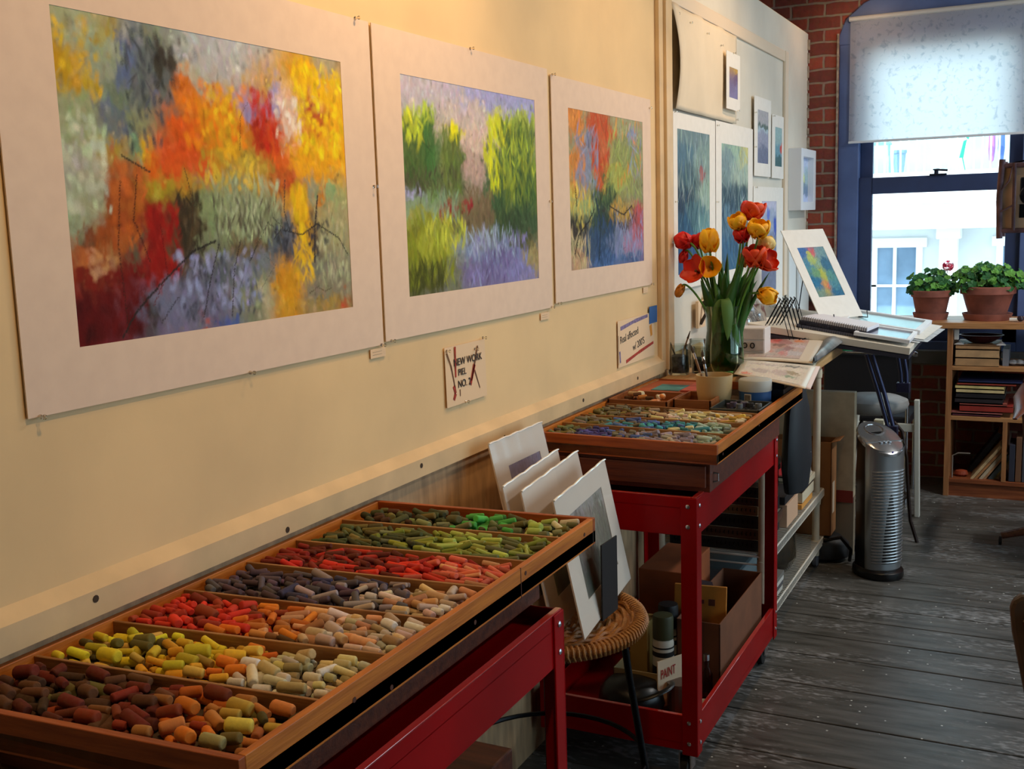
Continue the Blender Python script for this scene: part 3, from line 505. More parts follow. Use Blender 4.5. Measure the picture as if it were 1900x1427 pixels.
matted('matted_painting','cream-matted small autumn creek painting beside the white batten','painting',(2.945,3.812,1.302,1.960),(3.066,3.725,1.392,1.876),paint(F_P3,210,225,3,n=4500,L=.05,light=(.80,.68,.56),dabs=[(0,20,50,98,90,(198,118,50),4,.8),(28,52,62,99,80,(178,66,34),5,.8),(8,36,46,90,80,(128,126,138),4,.7),(50,99,46,96,160,(140,140,72),4,.7),(60,99,55,99,40,(200,120,50),3,.8),(80,99,60,95,40,(120,122,140),4,.6),(0,30,26,54,60,(190,160,70),3,.7),(26,60,22,50,110,(44,58,42),4,.7),(30,56,2,30,80,(46,66,90),5,.7),(56,99,4,34,110,(118,120,140),4,.7),(84,99,16,40,30,(160,66,62),4,.8),(0,20,8,34,60,(42,38,34),3,.6),(0,24,0,24,40,(186,160,110),4,.6),(40,90,28,40,50,(60,48,42),2,.6),(50,80,30,44,30,(176,130,50),3,.8)],lines=[([(5,10),(10,22),(22,30),(30,38)],1.2,(30,30,28)),([(35,5),(38,30),(32,45)],1.6,(35,50,60)),([(50,40),(70,34),(82,40)],1.2,(40,35,32)),([(8,40),(7,52)],1,(40,35,30))]),pins=((2.96,1.302),(3.80,1.304),(2.955,1.96),(3.80,1.93)))
# curling sheet of paper: pinned flat at the top, lower left edge lifting
def sheet(name,label,cat,y0,y1,z0,z1,x,curl,m,folds=0.,nx=26,nz=20,pins=(),group=None,slant=0.):
    q=thing(name,label,cat,(x,(y0+y1)/2,z0),group=group); s=MB(); vs=[]
    for j in range(nz+1):
        for i in range(nx+1):
            u,v=i/nx,j/nz
            xx=x+curl*(1-u)**2*math.sin(PI*min(1,(1-v)*.9+.05))+folds*(math.sin(u*19+.6)+.5*math.sin(u*37))*(.4+v)
            vs.append((max(x,xx)+.0015,y0+(y1-y0)*u+slant*(1-v)*(1-u),z0+(z1-z0)*v))
    s.add(vs,[(j*(nx+1)+i,j*(nx+1)+i+1,(j+1)*(nx+1)+i+1,(j+1)*(nx+1)+i) for j in range(nz) for i in range(nx)])
    s.build('sheet',[m],q,smooth=True,solid=.0006)
    for (py,pz) in pins: pin(x+.006+max(0,folds*1.5),py,pz,q)
    return q
sheet('blank_paper','big blank cream paper hanging in soft folds above the blue paintings','paper',4.0,4.945,1.945,2.325,.018,.03,mat('cream_drawing_paper',(240,220,190),.8,noise=.05,scale=4),folds=.004,pins=((4.06,2.29),(4.22,2.28),(4.45,2.27),(4.66,2.25),(4.86,2.23),(4.9,1.96)),slant=.05)
LB=(.95,.88,.80)
DB=[(0,100,0,100,90,(90,115,125),7,.9),(0,100,50,100,60,(150,168,160),7,.9),(0,60,0,55,60,(45,70,90),8,1.),(60,100,10,60,30,(160,180,165),6,1.)]
matted('matted_painting','white-matted teal and slate painting left of the other blue one','painting',(4.03,4.60,1.262,1.935),(4.08,4.515,1.32,1.875),paint(F_P4,110,150,4,light=LB,n=1500,L=.10,dabs=DB),x=.018,mm=M_matw,pins=((4.05,1.935),(4.05,1.6),(4.56,1.272)))
matted('matted_painting','white-matted green and slate painting right behind the tulips','painting',(4.61,5.245,1.25,1.94),(4.70,5.156,1.30,1.85),paint(F_P5,90,140,5,light=LB,n=1300,L=.10,dabs=DB,lines=[([(30,45),(33,62)],1,(50,70,80)),([(50,40),(52,58)],1,(50,70,80)),([(70,40),(73,55)],1,(50,70,80))]),x=.018,mm=M_matw,pins=((4.63,1.92),(4.62,1.60)))
matted('matted_print','small matted purple and ochre print pinned over the blank paper','print',(4.70,4.925,1.995,2.235),(4.745,4.885,2.045,2.173),paint(F_P6,50,50,6,light=LB,n=300,L=.2),x=.040,mm=M_matw,pins=((4.81,2.235),(4.88,1.997)))
matted('matted_print','matted grey misty lake print, left of two small ones in the panel corner','print',(5.275,5.615,1.725,2.10),(5.34,5.56,1.788,2.04),paint(F_P7,60,80,7,light=LB,n=500,L=.1),x=.018,mm=M_matw,pins=((5.28,2.02),(5.28,1.86)))
matted('matted_print','narrow matted teal print with a red dot, by the panel moulding','print',(5.64,5.905,1.722,2.04),(5.71,5.865,1.783,1.98),paint(F_P8,50,70,8,light=LB,n=400,L=.1),x=.018,mm=M_matw,pins=((5.66,2.03),))
matted('matted_print','matted lilac print with blue strokes partly behind the red tulips','print',(5.26,5.90,1.07,1.675),(5.43,5.75,1.15,1.605),paint(F_P9,70,100,9,light=LB,n=700,L=.12),x=.018,mm=M_matw,pins=((5.30,1.67),))
# framed print at the end of the wall
q=thing('framed_picture','white deep-framed lilac and yellow picture at the brick end of the wall','picture',(.004,6.3,1.552)); M_wf=mat('white_frame',(235,236,240),.4)
F=MB(); x0,x1=.004,.075
for lo,hi in (((6.10,1.555),(6.155,1.89)),((6.445,1.555),(6.50,1.89)),((6.155,1.555),(6.445,1.60)),((6.155,1.845),(6.445,1.89))): F.box((x0,lo[0],lo[1]),(x1,hi[0],hi[1]))
F.build('frame',[M_wf],q,bevel=.003)
MB().box((.004,6.11,1.56),(.03,6.49,1.88)).build('backing',[mat('plywood',(214,180,140),.7,noise=.15)],q)
canvas('picture',(.04,6.155,1.60),(0,.29,0),(0,0,.245),paint("50,85,60,25,200,205,225;50,50,30,20,235,232,120;20,50,20,30,190,205,220;60,25,50,25,120,140,165;60,5,60,12,195,200,225;85,60,20,20,170,190,190",50,50,10,light=LB,n=300,L=.15),q)
# ---- notes
M_note=mat('cream_note_paper',(232,200,162),.8)
M_ink=mat('black_marker_ink',(40,34,34),.7); M_redink=mat('red_pastel_mark',(185,60,45),.85,noise=.3,scale=90); M_purp=mat('lilac_pastel_mark',(140,125,165),.85,noise=.3,scale=90)
M_brn=mat('brown_pastel_mark',(110,75,55),.85)
def mark(pts,r,m,parent,x,name='mark',flat=.12):
    w=[]; P=[Vector((x,a,b)) for a,b in pts]
    s=MB()
    for A,B in zip(P[:-1],P[1:]):
        d=(B-A).normalized(); n=Vector((1,0,0)).cross(d)*r
        s.prism([A-n,B-n*.8,B+n*.8,A+n],(.0003,0,0))
    return s.build(name,[m],parent)
q=thing('note','handwritten NEW WORK note with red and brown pastel slashes, pinned below the paintings','note',(.004,2.38,1.10))
s=MB(); s.hexa([(.006,2.278,1.10),(.006,2.488,1.10),(.0066,2.488,1.10),(.0066,2.278,1.10),(.004,2.278,1.248),(.004,2.488,1.248),(.0046,2.488,1.248),(.0046,2.278,1.248)]); s.build('paper',[M_note],q)
TX=lambda y,z,x=.0072: frameM((x,y,z),(0,1,0),(0,0,1))
text('NEW WORK',.026,frameM((.0068,2.318,1.198),(0,1,0),(0,-.05,1)),M_ink,q); text('PIEL',.024,TX(2.338,1.172),M_ink,q); text('NO. 2',.026,TX(2.335,1.142),M_ink,q)
for pts,r,m in (([(2.285,1.235),(2.305,1.20),(2.315,1.165),(2.32,1.145)],.0022,M_brn),([(2.315,1.15),(2.322,1.13),(2.312,1.115)],.006,M_redink),([(2.327,1.246),(2.326,1.17)],.0035,M_redink),([(2.445,1.235),(2.43,1.20),(2.405,1.15)],.003,M_brn),([(2.425,1.19),(2.40,1.14)],.006,M_redink),([(2.425,1.175),(2.45,1.125)],.002,M_brn),([(2.345,1.137),(2.345,1.12)],.002,M_brn)):
    mark(pts,r,m,q,.0068)
for py,pz in ((2.285,1.24),(2.475,1.252),(2.43,1.228),(2.37,1.102)): pin(.006,py,pz,q)
q=thing('note','handwritten note with lilac, red and orange pastel strokes, lower right beside the batten','note',(.004,3.64,1.04))
MB().box((.0045,3.455,1.04),(.0052,3.83,1.20)).build('paper',[M_note],q)
text('Real affected',.036,frameM((.0056,3.475,1.120),(0,1,.10),(0,-.1,1)),M_ink,q); text('w/ 200\'S',.036,frameM((.0056,3.60,1.082),(0,1,.12),(0,-.12,1)),M_ink,q)
mark([(3.48,1.172),(3.62,1.185),(3.76,1.192)],.007,M_purp,q,.0055); mark([(3.53,1.052),(3.66,1.07),(3.82,1.088)],.006,M_redink,q,.0055)
mark([(3.47,1.095),(3.475,1.055)],.006,M_purp,q,.0055); mark([(3.79,1.155),(3.80,1.115)],.012,mat('orange_pastel_mark',(215,140,40),.85),q,.0055); mark([(3.46,1.15),(3.458,1.05)],.0012,M_ink,q,.0055)
MB().box((.0055,3.775,1.16),(.0075,3.86,1.222)).build('card',[mat('blue_paper',(40,95,160),.6)],cat='card',label='small blue card stuck at the corner of the wall note')
for i,(y,z,w,lb) in enumerate(((1.96,1.262,.06,'tiny white price label under the big autumn painting'),(2.84,1.262,.06,'tiny white price label under the meadow painting'),(3.72,1.276,.05,'tiny white price label under the small autumn creek painting'))):
    q=thing('price_label',lb,'label',(.004,y,z)); MB().box((.0035,y,z),(.0042,y+w,z+.02)).build('card',[M_note],q)
    [mark([(y+.008,z+dz),(y+w-.015,z+dz)],.0005,mat('faint_pencil',(176,150,124),.8),q,.0043) for dz in (.013,.007)]
# ================================================================ PASTEL TRAYS
M_tray=wood('honey_wood_y',(214,126,40),(176,94,24),'y'); M_trayx=wood('honey_wood_x',(176,88,30),(134,58,18),'x'); M_div=wood('divider_wood',(176,128,78),(140,92,50),'x')
M_box=wood('reddish_box_wood',(108,52,30),(78,34,20),'x'); M_knot=mat('wood_plug',(84,40,18),.6); M_felt=mat('dusty_tray_floor',(92,74,56),.95,noise=.4,scale=40)
def tray(label,A,Bc,Cc,D,zt,zb,divs,knots):
    # corners: A front left, Bc front right, Cc back right, D back left (x,y)
    q=thing('pastel_tray',label,'tray',((A[0]+Bc[0])/2,(A[1]+Bc[1])/2,zb))
    V=lambda p,z:Vector((p[0],p[1],z)); t=.012
    def wall(p,r,inner,m,nm,zt=zt,zb=zb):
        s=MB(); pi=(p[0]+inner[0],p[1]+inner[1]); ri=(r[0]+inner[0],r[1]+inner[1])
        s.hexa([V(p,zb),V(r,zb),V(ri,zb),V(pi,zb),V(p,zt),V(r,zt),V(ri,zt),V(pi,zt)]); return s.build(nm,[m],q,bevel=.0012)
    wall(A,Bc,(0,t),M_trayx,'front_board'); wall(D,Cc,(0,-t),M_trayx,'back_board')
    cut=lambda p,d:(p[0],p[1]+d); a=wall(cut(Bc,t),cut(Cc,-t),(-t,0),M_tray,'side_board'); wall(cut(A,t),cut(D,-t),(t,0),M_tray,'side_board')
    for (yy,zz) in knots: MB().lathe([(.004,0),(.004,.0006)],(Bc[0],yy,zz),12,M=Matrix.Rotation(PI/2,4,'Y').to_3x3()).build('wood_plug',[M_knot],a)
    MB().hexa([V(A,zb+.004),V(Bc,zb+.004),V(Cc,zb+.004),V(D,zb+.004),V(A,zb+.027),V(Bc,zb+.027),V(Cc,zb+.027),V(D,zb+.027)]).build('tray_floor',[M_felt],q)
    for (l,r) in divs:
        wall((A[0]+t,l),(Bc[0]-t,r),(0,.006),M_div,'divider',zt=zt-.004,zb=zb+.01)
    return q
ZT,ZB=.95,.896
tray('near wooden tray of sorted soft pastel sticks on the red cart',(.004,.868),(.508,.900),(.508,1.988),(.004,1.955),ZT,ZB,[(1.035,1.072),(1.184,1.233),(1.342,1.382),(1.503,1.540),(1.650,1.690),(1.806,1.845)],((1.22,.905),(1.47,.912),(1.66,.935),(1.93,.93),(1.13,.925)))
tray('far wooden tray of blue and grey pastel sticks beside the tulip vase',(.004,2.768),(.548,2.742),(.548,3.838),(.004,3.838),ZT,ZB,[(2.948,2.908),(3.089,3.080),(3.30,3.245)],((2.80,.915),(3.2,.92)))
MB().box((.505,1.64,ZB),(.5085,1.642,ZT)).build('joint_seam',[M_knot],bpy.data.objects['pastel_tray'])
for nm,lb,x1,y0,y1 in (('support_box','dark wooden drawer box under the near pastel tray',.44,.96,1.86),('support_box','reddish wooden drawer box under the far pastel tray',.52,2.775,3.60)):
    q=thing(nm,lb,'box',(.2,y0,.80)); MB().box((.02,y0,.812),(x1,y1,.895)).build('box_body',[M_box],q,bevel=.002)
    MB().box((.03,y0-.012,.826),(x1-.01,y0-.001,.885)).build('drawer_front',[M_box],q,bevel=.002)
    MB().tube([(x1+.001,y0+.03,.86),(x1+.012,y0+.035,.858),(x1+.012,y0+.035,.838),(x1+.001,y0+.03,.836)],.003).build('pull_handle',[M_steel],q)
# ---- pastel sticks
M_stick=attrmat('chalk_pastel',.9,.3,info=True,dust=.35); M_stickv=attrmat('chalk_pastel_far',.9,.3,dust=.35)
def stickmesh(L,r,n=10,taper=1.,chip=0.):
    pr=[(r*.72,-L/2),(r*.95,-L/2+r*.18),(r,-L/2+r*.4),(r*1.0,0),(r*taper,L/2-r*.4),(r*taper*.93,L/2-r*.18),(r*taper*.7,L/2-chip)]
    return pr
SM=[]
for i,(L,r,tp) in enumerate(((.030,.0075,1),(.040,.0068,.95),(.052,.0062,1),(.034,.0095,.95),(.046,.0085,1),(.022,.0078,.9),(.060,.0058,1),(.040,.0112,1))):
    b=MB().lathe(stickmesh(L,r,taper=tp),(0,0,0),10,M=Matrix.Rotation(PI/2,3,'Y'))
    me=bpy.data.meshes.new('pastel_stick'); me.from_pydata([tuple(v) for v in b.v],[],b.f); me.materials.append(M_stick)
    me.polygons.foreach_set('use_smooth',[len(p)<5 for p in b.f]); me.update(); SM.append((me,L,r))
rp=random.Random(11)
def fill(poly_y,x0,x1,z0,ramp,chunky,count,layers=2,size=1.):
    """ramp: list of (x fraction, [(label,colour)...]) ; returns placements"""
    out=[]; placed=[]
    for lay in range(layers):
        tries=0; got=0; target=count if lay==0 else int(count*.8)
        cur=[]
        while got<target and tries<target*220:
            tries+=1
            k=rp.choice(chunky); me,L,r=SM[k]; sc=size*(.85+rp.random()*.35)
            u=rp.random(); x=x0+(x1-x0)*u
            ylo,yhi=poly_y(u); a=rp.gauss(0,.32) if rp.random()<.8 else rp.uniform(-1.5,1.5)
            hx=abs(math.cos(a))*L*sc/2+r; hy=abs(math.sin(a))*L*sc/2+r*.9
            if x-hx<x0-.004 or x+hx>x1+.004: continue
            y=rp.uniform(ylo,yhi)
            if y-hy<ylo or y+hy>yhi: continue
            ok=True; P=[(x+math.cos(a)*L*sc*t,y+math.sin(a)*L*sc*t) for t in (-.36,0,.36)]
            for (Q,rq) in cur:
                dmin=(r*sc+rq)*.80
                if any((p[0]-q[0])**2+(p[1]-q[1])**2<dmin*dmin for p in P for q in Q): ok=False; break
            if not ok: continue
            cur.append((P,r*sc)); got+=1
            z=z0+r*sc*.95 + (0 if lay==0 else .0105*lay); tilt=rp.gauss(0,.05) if lay==0 else rp.gauss(0,.16)
            uu=min(.999,max(0,u+rp.gauss(0,.035))); seg=[s for s in ramp if s[0]<=uu][-1]
            out.append((k,(x,y,z),(tilt,a,sc),rp.choice(seg[1])))
        placed+=cur
    return out
def jit(c):
    k=1+rp.gauss(0,.13); return tuple(max(3,min(250,v*k*(1+rp.gauss(0,.025))+rp.gauss(0,2))) for v in c)
C=dict(
 olive=('olive',(104,96,48)),brown=('brown',(98,62,40)),dbrown=('dark brown',(70,40,28)),rust=('rust red',(150,56,30)),maroon=('dark red',(108,26,22)),
 tan=('tan orange',(206,132,70)),orange=('orange',(226,120,36)),cream=('cream',(230,212,150)),straw=('straw yellow',(222,184,84)),yellow=('bright yellow',(240,216,50)),
 gold=('golden yellow',(232,172,44)),white=('off-white',(232,224,196)),red=('red',(212,50,36)),peach=('peach',(232,168,122)),beige=('beige',(206,176,140)),bpink=('pinkish white',(226,204,188)),
 purple=('dark purple',(78,60,80)),slate=('slate',(84,80,92)),lilac=('grey lilac',(150,136,144)),navy=('navy',(44,54,96)),
 crimson=('crimson',(176,30,34)),salmon=('salmon pink',(226,112,96)),
 dgreen=('dark green',(60,76,44)),mgreen=('yellow-green',(136,150,58)),lgreen=('pale green',(172,188,100)),green=('bright green',(70,168,80)),ggrey=('grey green',(112,122,84)))
big=[0,1,3,4,5,7,3,4]; med=[0,1,2,4,5]; thin=[1,2,6,2,0]
def yline(l,r): return lambda u: l+(r-l)*u
def comp(l0,r0,l1,r1,m=.008): return lambda u:(l0+(r0-l0)*u+m,l1+(r1-l1)*u-m*.3)
NEAR=[
 ('front row of the near tray',comp(.880,.912,1.035,1.072),[(0,[C['dbrown'],C['brown'],C['olive'],C['maroon']]),(.34,[C['maroon'],C['rust'],C['brown']]),(.60,[C['rust'],C['tan'],C['orange']]),(.80,[C['tan'],C['straw'],C['cream'],C['olive']])],big,75,.9),
 ('second row of the near tray',comp(1.041,1.078,1.184,1.233),[(0,[C['yellow'],C['yellow'],C['straw'],C['olive']]),(.30,[C['gold'],C['yellow'],C['gold']]),(.50,[C['gold'],C['orange'],C['straw']]),(.66,[C['white'],C['cream'],C['white']])],big,105,.78),
 ('third row of the near tray',comp(1.190,1.239,1.342,1.382),[(0,[C['red'],C['rust'],C['red']]),(.30,[C['red'],C['orange'],C['rust']]),(.48,[C['peach'],C['orange'],C['tan']]),(.66,[C['beige'],C['peach'],C['bpink']]),(.85,[C['beige'],C['bpink'],C['white']])],big,120,.78)]
FAR=[
 (comp(1.348,1.388,1.503,1.540),[(0,[C['slate'],C['purple']]),(.35,[C['purple'],C['slate'],C['navy'],C['lilac']]),(.6,[C['lilac'],C['bpink'],C['slate']]),(.78,[C['bpink'],C['peach'],C['beige']])],med,100),
 (comp(1.509,1.546,1.650,1.690),[(0,[C['maroon'],C['crimson']]),(.25,[C['crimson'],C['red'],C['maroon']]),(.6,[C['crimson'],C['salmon'],C['red']]),(.78,[C['salmon'],C['peach'],C['salmon']])],thin,110),
 (comp(1.656,1.696,1.806,1.845),[(0,[C['dgreen'],C['olive']]),(.28,[C['ggrey'],C['mgreen'],C['dgreen']]),(.5,[C['mgreen'],C['lgreen'],C['mgreen']]),(.8,[C['lgreen'],C['mgreen'],C['ggrey']])],thin,110),
 (comp(1.812,1.851,1.943,1.976),[(0,[C['dgreen'],C['olive'],C['dbrown']]),(.3,[C['ggrey'],C['dgreen']]),(.48,[C['green'],C['green'],C['dgreen']]),(.68,[C['ggrey'],C['olive'],C['lgreen']]),(.9,[C['ggrey'],C['white']])],big,62)]
b1=('indigo',(60,62,130)); b2=('blue',(70,100,160)); tq=('turquoise',(60,150,165)); pg=('pale aqua',(170,196,180)); gy=('grey',(120,114,98)); lv=('lavender',(150,140,160)); pl=('pale grey',(196,188,172))
FARB=[
 (comp(2.782,2.756,2.948,2.908),[(0,[gy,C['ggrey'],C['olive']]),(.15,[b1,b2,b1]),(.42,[b2,lv,gy]),(.6,[lv,pl]),(.8,[pl,pg,pl])],med,120),
 (comp(2.954,2.914,3.089,3.080),[(0,[C['olive'],gy]),(.25,[b2,gy,tq]),(.45,[tq,tq,b2]),(.68,[pg,C['cream'],tq]),(.85,[pg,pl])],med,105),
 (comp(3.095,3.086,3.30,3.245),[(0,[C['olive'],C['brown'],gy]),(.35,[gy,C['brown'],C['beige']]),(.5,[C['cream'],C['bpink'],C['white']]),(.8,[C['white'],C['straw'],C['beige']])],med,120)]
X0,X1=.018,.494; nst=0
side=lambda x:'left third' if x<.177 else ('middle' if x<.335 else 'right third')
for row,py,ramp,ch,cnt,sz in NEAR[:2]:
    for (k,p,(ti,a,sc),(cn,cc)) in fill(py,X0,X1,ZB+.028,ramp,ch,cnt,size=sz):
        if nst>=299: break
        me,L,r=SM[k]; o=bpy.data.objects.new('pastel_stick',me); S.collection.objects.link(o); nst+=1
        o.location=p; o.rotation_euler=(rp.random()*6,ti,a); o.scale=(sc,sc,sc); o.color=tuple(float(v) for v in lin(jit(cc)))+(1,)
        g='%s %s pastel sticks, %s of the %s'%(cn,'chunky' if k in (3,4,7) else ('short' if k in (0,5) else 'slim'),side(p[0]),row)
        o['label']=g.replace('sticks','stick'); o['category']='pastel stick'; o['group']=g
print('sticks',nst)
sv=[];sf=[];sc_=[]
for (x0,x1,z0,lst) in ((X0,X1,ZB+.028,[NEAR[2][1:5]]+FAR),(.018,.534,ZB+.028,FARB)):
    for py,ramp,ch,cnt in lst:
        for (k,p,(ti,a,sc),(cn,cc)) in fill(py,x0,x1,z0,ramp,ch,int(cnt*1.15),size=.80 if z0 and x1<.5 else .74,layers=2):
            me=SM[k][0]; M4=Matrix.Translation(p)@Matrix.Rotation(a,4,'Z')@Matrix.Rotation(ti,4,'Y')@Matrix.Rotation(rp.random()*6,4,'X')@Matrix.Scale(sc,4)
            b=len(sv); cl=tuple(float(v) for v in lin(jit(cc)))+(1,)
            for v in me.vertices: sv.append(tuple(M4@v.co)); sc_.append(cl)
            for pl_ in me.polygons: sf.append([i+b for i in pl_.vertices])
me=bpy.data.meshes.new('pastel_sticks'); me.from_pydata(sv,[],sf); ca=me.color_attributes.new('Col','FLOAT_COLOR','POINT'); ca.data.foreach_set('color',np.array(sc_).ravel())
me.polygons.foreach_set('use_smooth',[len(p)<5 for p in sf]); me.materials.append(M_stickv); me.update()
o=bpy.data.objects.new('pastel_sticks',me); S.collection.objects.link(o)
tag(o,'hundreds of soft pastel sticks sorted by hue in the back rows and the far tray','pastel sticks',kind='stuff')
# ================================================================ RED CARTS
M_red=mat('glossy_red_paint',(160,2,8),.34,noise=.15,scale=4,spec=.16); M_lip=mat('shiny_red_edge_highlight',(190,40,36),.12,spec=1.,coat=1.); M_rub=mat('black_rubber',(18,18,18),.6)  # paler, glossier rim colour paints in the highlight along the cart edges
def cart(label,y0,y1,x0=.04,x1=.502):
    q=thing('utility_cart',label,'cart',((x0+x1)/2,y0,0)); zt,zl=.812,.708
    for nm,a,b in (('top_tray',zl,zt),('bottom_tray',.10,.20)):
        z0,z1=a,b; s=MB(); t=.003
        s.box((x0,y0,z0),(x1,y0+t,z1)).box((x0,y1-t,z0),(x1,y1,z1)).box((x0,y0,z0),(x0+t,y1,z1)).box((x1-t,y0,z0),(x1,y1,z1))
        zf=z0+.02 if nm=='bottom_tray' else z1-.03
        s.box((x0,y0,zf),(x1,y1,zf+.003))
        s.use(1).box((x0,y0,z1),(x1-.013,y0+.012,z1+.002)).box((x1-.012,y0,z1),(x1+.001,y1,z1+.003)); s.build(nm,[M_red,M_lip],q,bevel=.001)
    for (px,py,sx,sy) in ((x0,y0,1,1),(x1,y0,-1,1),(x0,y1,1,-1),(x1,y1,-1,-1)):
        s=MB(); w=.040; t=.004
        s.box((min(px-sx*t,px+sx*w),min(py-sy*t,py),.09),(max(px-sx*t,px+sx*w),max(py-sy*t,py),zt)); s.box((min(px-sx*t,px),min(py,py+sy*w),.09),(max(px-sx*t,px),max(py,py+sy*w),zt))
        post=s.build('corner_post',[M_red],q,bevel=.0015)
        for z in (.79,.735,.185,.125):
            MB().lathe([(.006,0),(.006,.002),(.003,.004)],(px+sx*.02,py-sy*t,z),10,M=Matrix.Rotation(PI/2*sy,3,'X')).build('bolt',[M_steel],post,smooth=True)
            MB().lathe([(.006,0),(.006,.002),(.003,.004)],(px-sx*t,py+sy*.02,z),10,M=Matrix.Rotation(-PI/2*sx,3,'Y')).build('bolt',[M_steel],post,smooth=True)
        cx,cy=px+sx*.04,py+sy*.04
        c=MB().box((cx-.018,cy-.02,.035),(cx-.014,cy+.02,.10)).box((cx+.014,cy-.02,.035),(cx+.018,cy+.02,.10)).box((cx-.025,cy-.025,.096),(cx+.025,cy+.025,.10)).build('caster',[M_steel],q)
        MB().lathe([(.028,-.011),(.036,-.009),(.036,.009),(.028,.011)],(cx,cy,.036),20,M=Matrix.Rotation(PI/2,3,'Y')).build('wheel',[M_rub],c,smooth=True)
    return q
cart('nearest red metal cart carrying the near pastel tray',.93,1.822)
cart('red metal cart with bolted posts and full lower shelf, by the wire rack',2.70,3.64)
# under the near cart
MB().box((.03,.98,.122),(.36,1.5,.60)).build('storage_board',[mat('khaki_board',(130,108,66),.8,noise=.2,scale=6)],cat='board',label='khaki storage board standing inside the nearest red cart')
MB().box((.12,1.53,.122),(.40,1.80,.52)).build('wooden_crate',[M_box],cat='crate',label='dark wooden crate at the back of the nearest red cart',bevel=.004)
# ================================================================ WICKER STOOL WITH PRINTS
M_wick=wood('wicker',(190,132,66),(120,72,30),'x',rough=.5,sc=60); M_blackm=mat('black_metal',(14,14,18),.35,.7)
q=thing('wicker_stool','round wicker stool with black metal legs holding bagged prints','stool',(.235,2.32,0))
s=MB(); cx,cy=.235,2.32
for k in range(11):
    r=.02+k*.0195; pts=[(cx+r*math.cos(t),cy+r*math.sin(t),.583+.0045*math.sin(t*18+k*PI)-.012*(1-(r/.22)**2)) for t in np.linspace(0,2*PI,73)[:-1]]
    s.tube(pts,.0058,6,closed=True)
s.lathe([(.0,.572),(.22,.578)],(cx,cy,0),36,cap=False)
s.build('seat',[M_wick],q,smooth=True)
s=MB(); pts=[(cx+.233*math.cos(t),cy+.233*math.sin(t),.580) for t in np.linspace(0,2*PI,61)[:-1]]; s.tube(pts,.015,8,closed=True)
for k in range(120):
    t=2*PI*k/120; c0=Vector((cx+.233*math.cos(t),cy+.233*math.sin(t),.58)); rd=Vector((math.cos(t),math.sin(t),0)); tn=Vector((-math.sin(t),math.cos(t),0))
    s.tube([c0+rd*.0175*math.cos(w)+Vector((0,0,1))*.0175*math.sin(w)+tn*(.0035*w/PI) for w in np.linspace(0,2*PI,9)[:-1]],.0032,5,closed=True)
s.build('rim',[M_wick],q,smooth=True)
for a in (12,-62,115,205):
    a=math.radians(a); MB().tube([(cx+.19*math.cos(a),cy+.19*math.sin(a),.572),(cx+.205*math.cos(a),cy+.205*math.sin(a),.45),(cx+.275*math.cos(a),cy+.275*math.sin(a),.0)],.0095,8).build('leg',[M_blackm],q,smooth=True)
MB().tube([(cx+.24*math.cos(t),cy+.24*math.sin(t),.22) for t in np.linspace(0,2*PI,41)[:-1]],.006,6,closed=True).build('foot_ring',[M_blackm],q,smooth=True)
M_bag=glass('clear_plastic_bag',(250,250,250),.10,.12)
def leaning(name,label,P0,yaw,lean,w,h,inner,img,t=.003,bag=True,mm=None,cat='print',group=None):
    u=Vector((math.cos(yaw),math.sin(yaw),0)); n=Vector((math.sin(yaw),-math.cos(yaw),0)); v=Vector((0,0,1))*math.cos(lean)-n*math.sin(lean); N=u.cross(v)
    q=thing(name,label,cat,tuple(P0),group=group); P0=Vector(P0); a0,a1,b0,b1=inner
    m=MB()
    def pc(x0,x1,y0,y1): m.slab(P0+u*x0+v*y0+N*t,u*(x1-x0),v*(y1-y0),t)
    pc(0,a0,0,h); pc(a1,w,0,h); pc(a0,a1,0,b0); pc(a0,a1,b1,h); m.slab(P0,u*w,v*h,.0008)
    m.build('mat_board',[mm or M_matw],q)
    canvas('painting',P0+u*a0+v*b0+N*.0006,u*(a1-a0),v*(b1-b0),img,q)
    if bag:
        g=MB(); nx,ny=16,10; vs=[]
        for j in range(ny+1):
            for i in range(nx+1):
                e=.0005*math.sin(i*1.7+j*.6)+.0005*math.sin(j*2.3+i*.4); fold=0
                vs.append(P0+u*(-.002+(w+.004)*i/nx)+v*(-.002+(h+.004)*j/ny)+N*(t+.0015+e+fold))
        g.add(vs,[(j*(nx+1)+i,j*(nx+1)+i+1,(j+1)*(nx+1)+i+1,(j+1)*(nx+1)+i) for j in range(ny) for i in range(nx)])
        g.build('plastic_sleeve',[M_bag],q,smooth=True)
        # crumpled flap along the top edge, coloured white to carry the glint
        f=MB(); f.tube([P0+u*(w*i/14)+v*(h+.002+.001*math.sin(i*2.1))+N*(.003+.001*math.cos(i*1.3)) for i in range(15)],.0032,6,flat=.7); f.build('sleeve_fold',[mat('plastic_fold_glint',(252,252,252),.08,spec=1.,coat=1.)],q,smooth=True)
    return q
yw,le=math.radians(96.45),math.radians(11.8)
pgrey="50,90,70,20,160,145,130;20,60,20,40,120,105,90;50,55,20,40,140,125,105;80,60,20,40,125,115,95;30,20,20,25,80,78,62;60,15,25,20,85,88,68;45,30,10,20,70,66,55;85,20,15,20,110,100,85"
M_matm=mat('bagged_mat_board',(232,216,200),.75)
LS=(.8,.72,.62)
leaning('bagged_print','front plastic-sleeved print of grey-green woods, black strap before it, on the wicker stool',(.400,2.17,.606),yw,le,.440,.323,(.085,.36,.065,.27),paint(pgrey,110,80,21,light=LS,n=1200,L=.2),mm=M_matm)
leaning('bagged_print','second plastic-sleeved print from the front on the wicker stool',(.325,2.17,.600),yw,le,.45,.345,(.08,.37,.07,.25),paint("50,60,60,40,170,160,120;50,20,60,30,120,115,90",50,40,22,light=LS,n=200,L=.2),mm=M_matm)
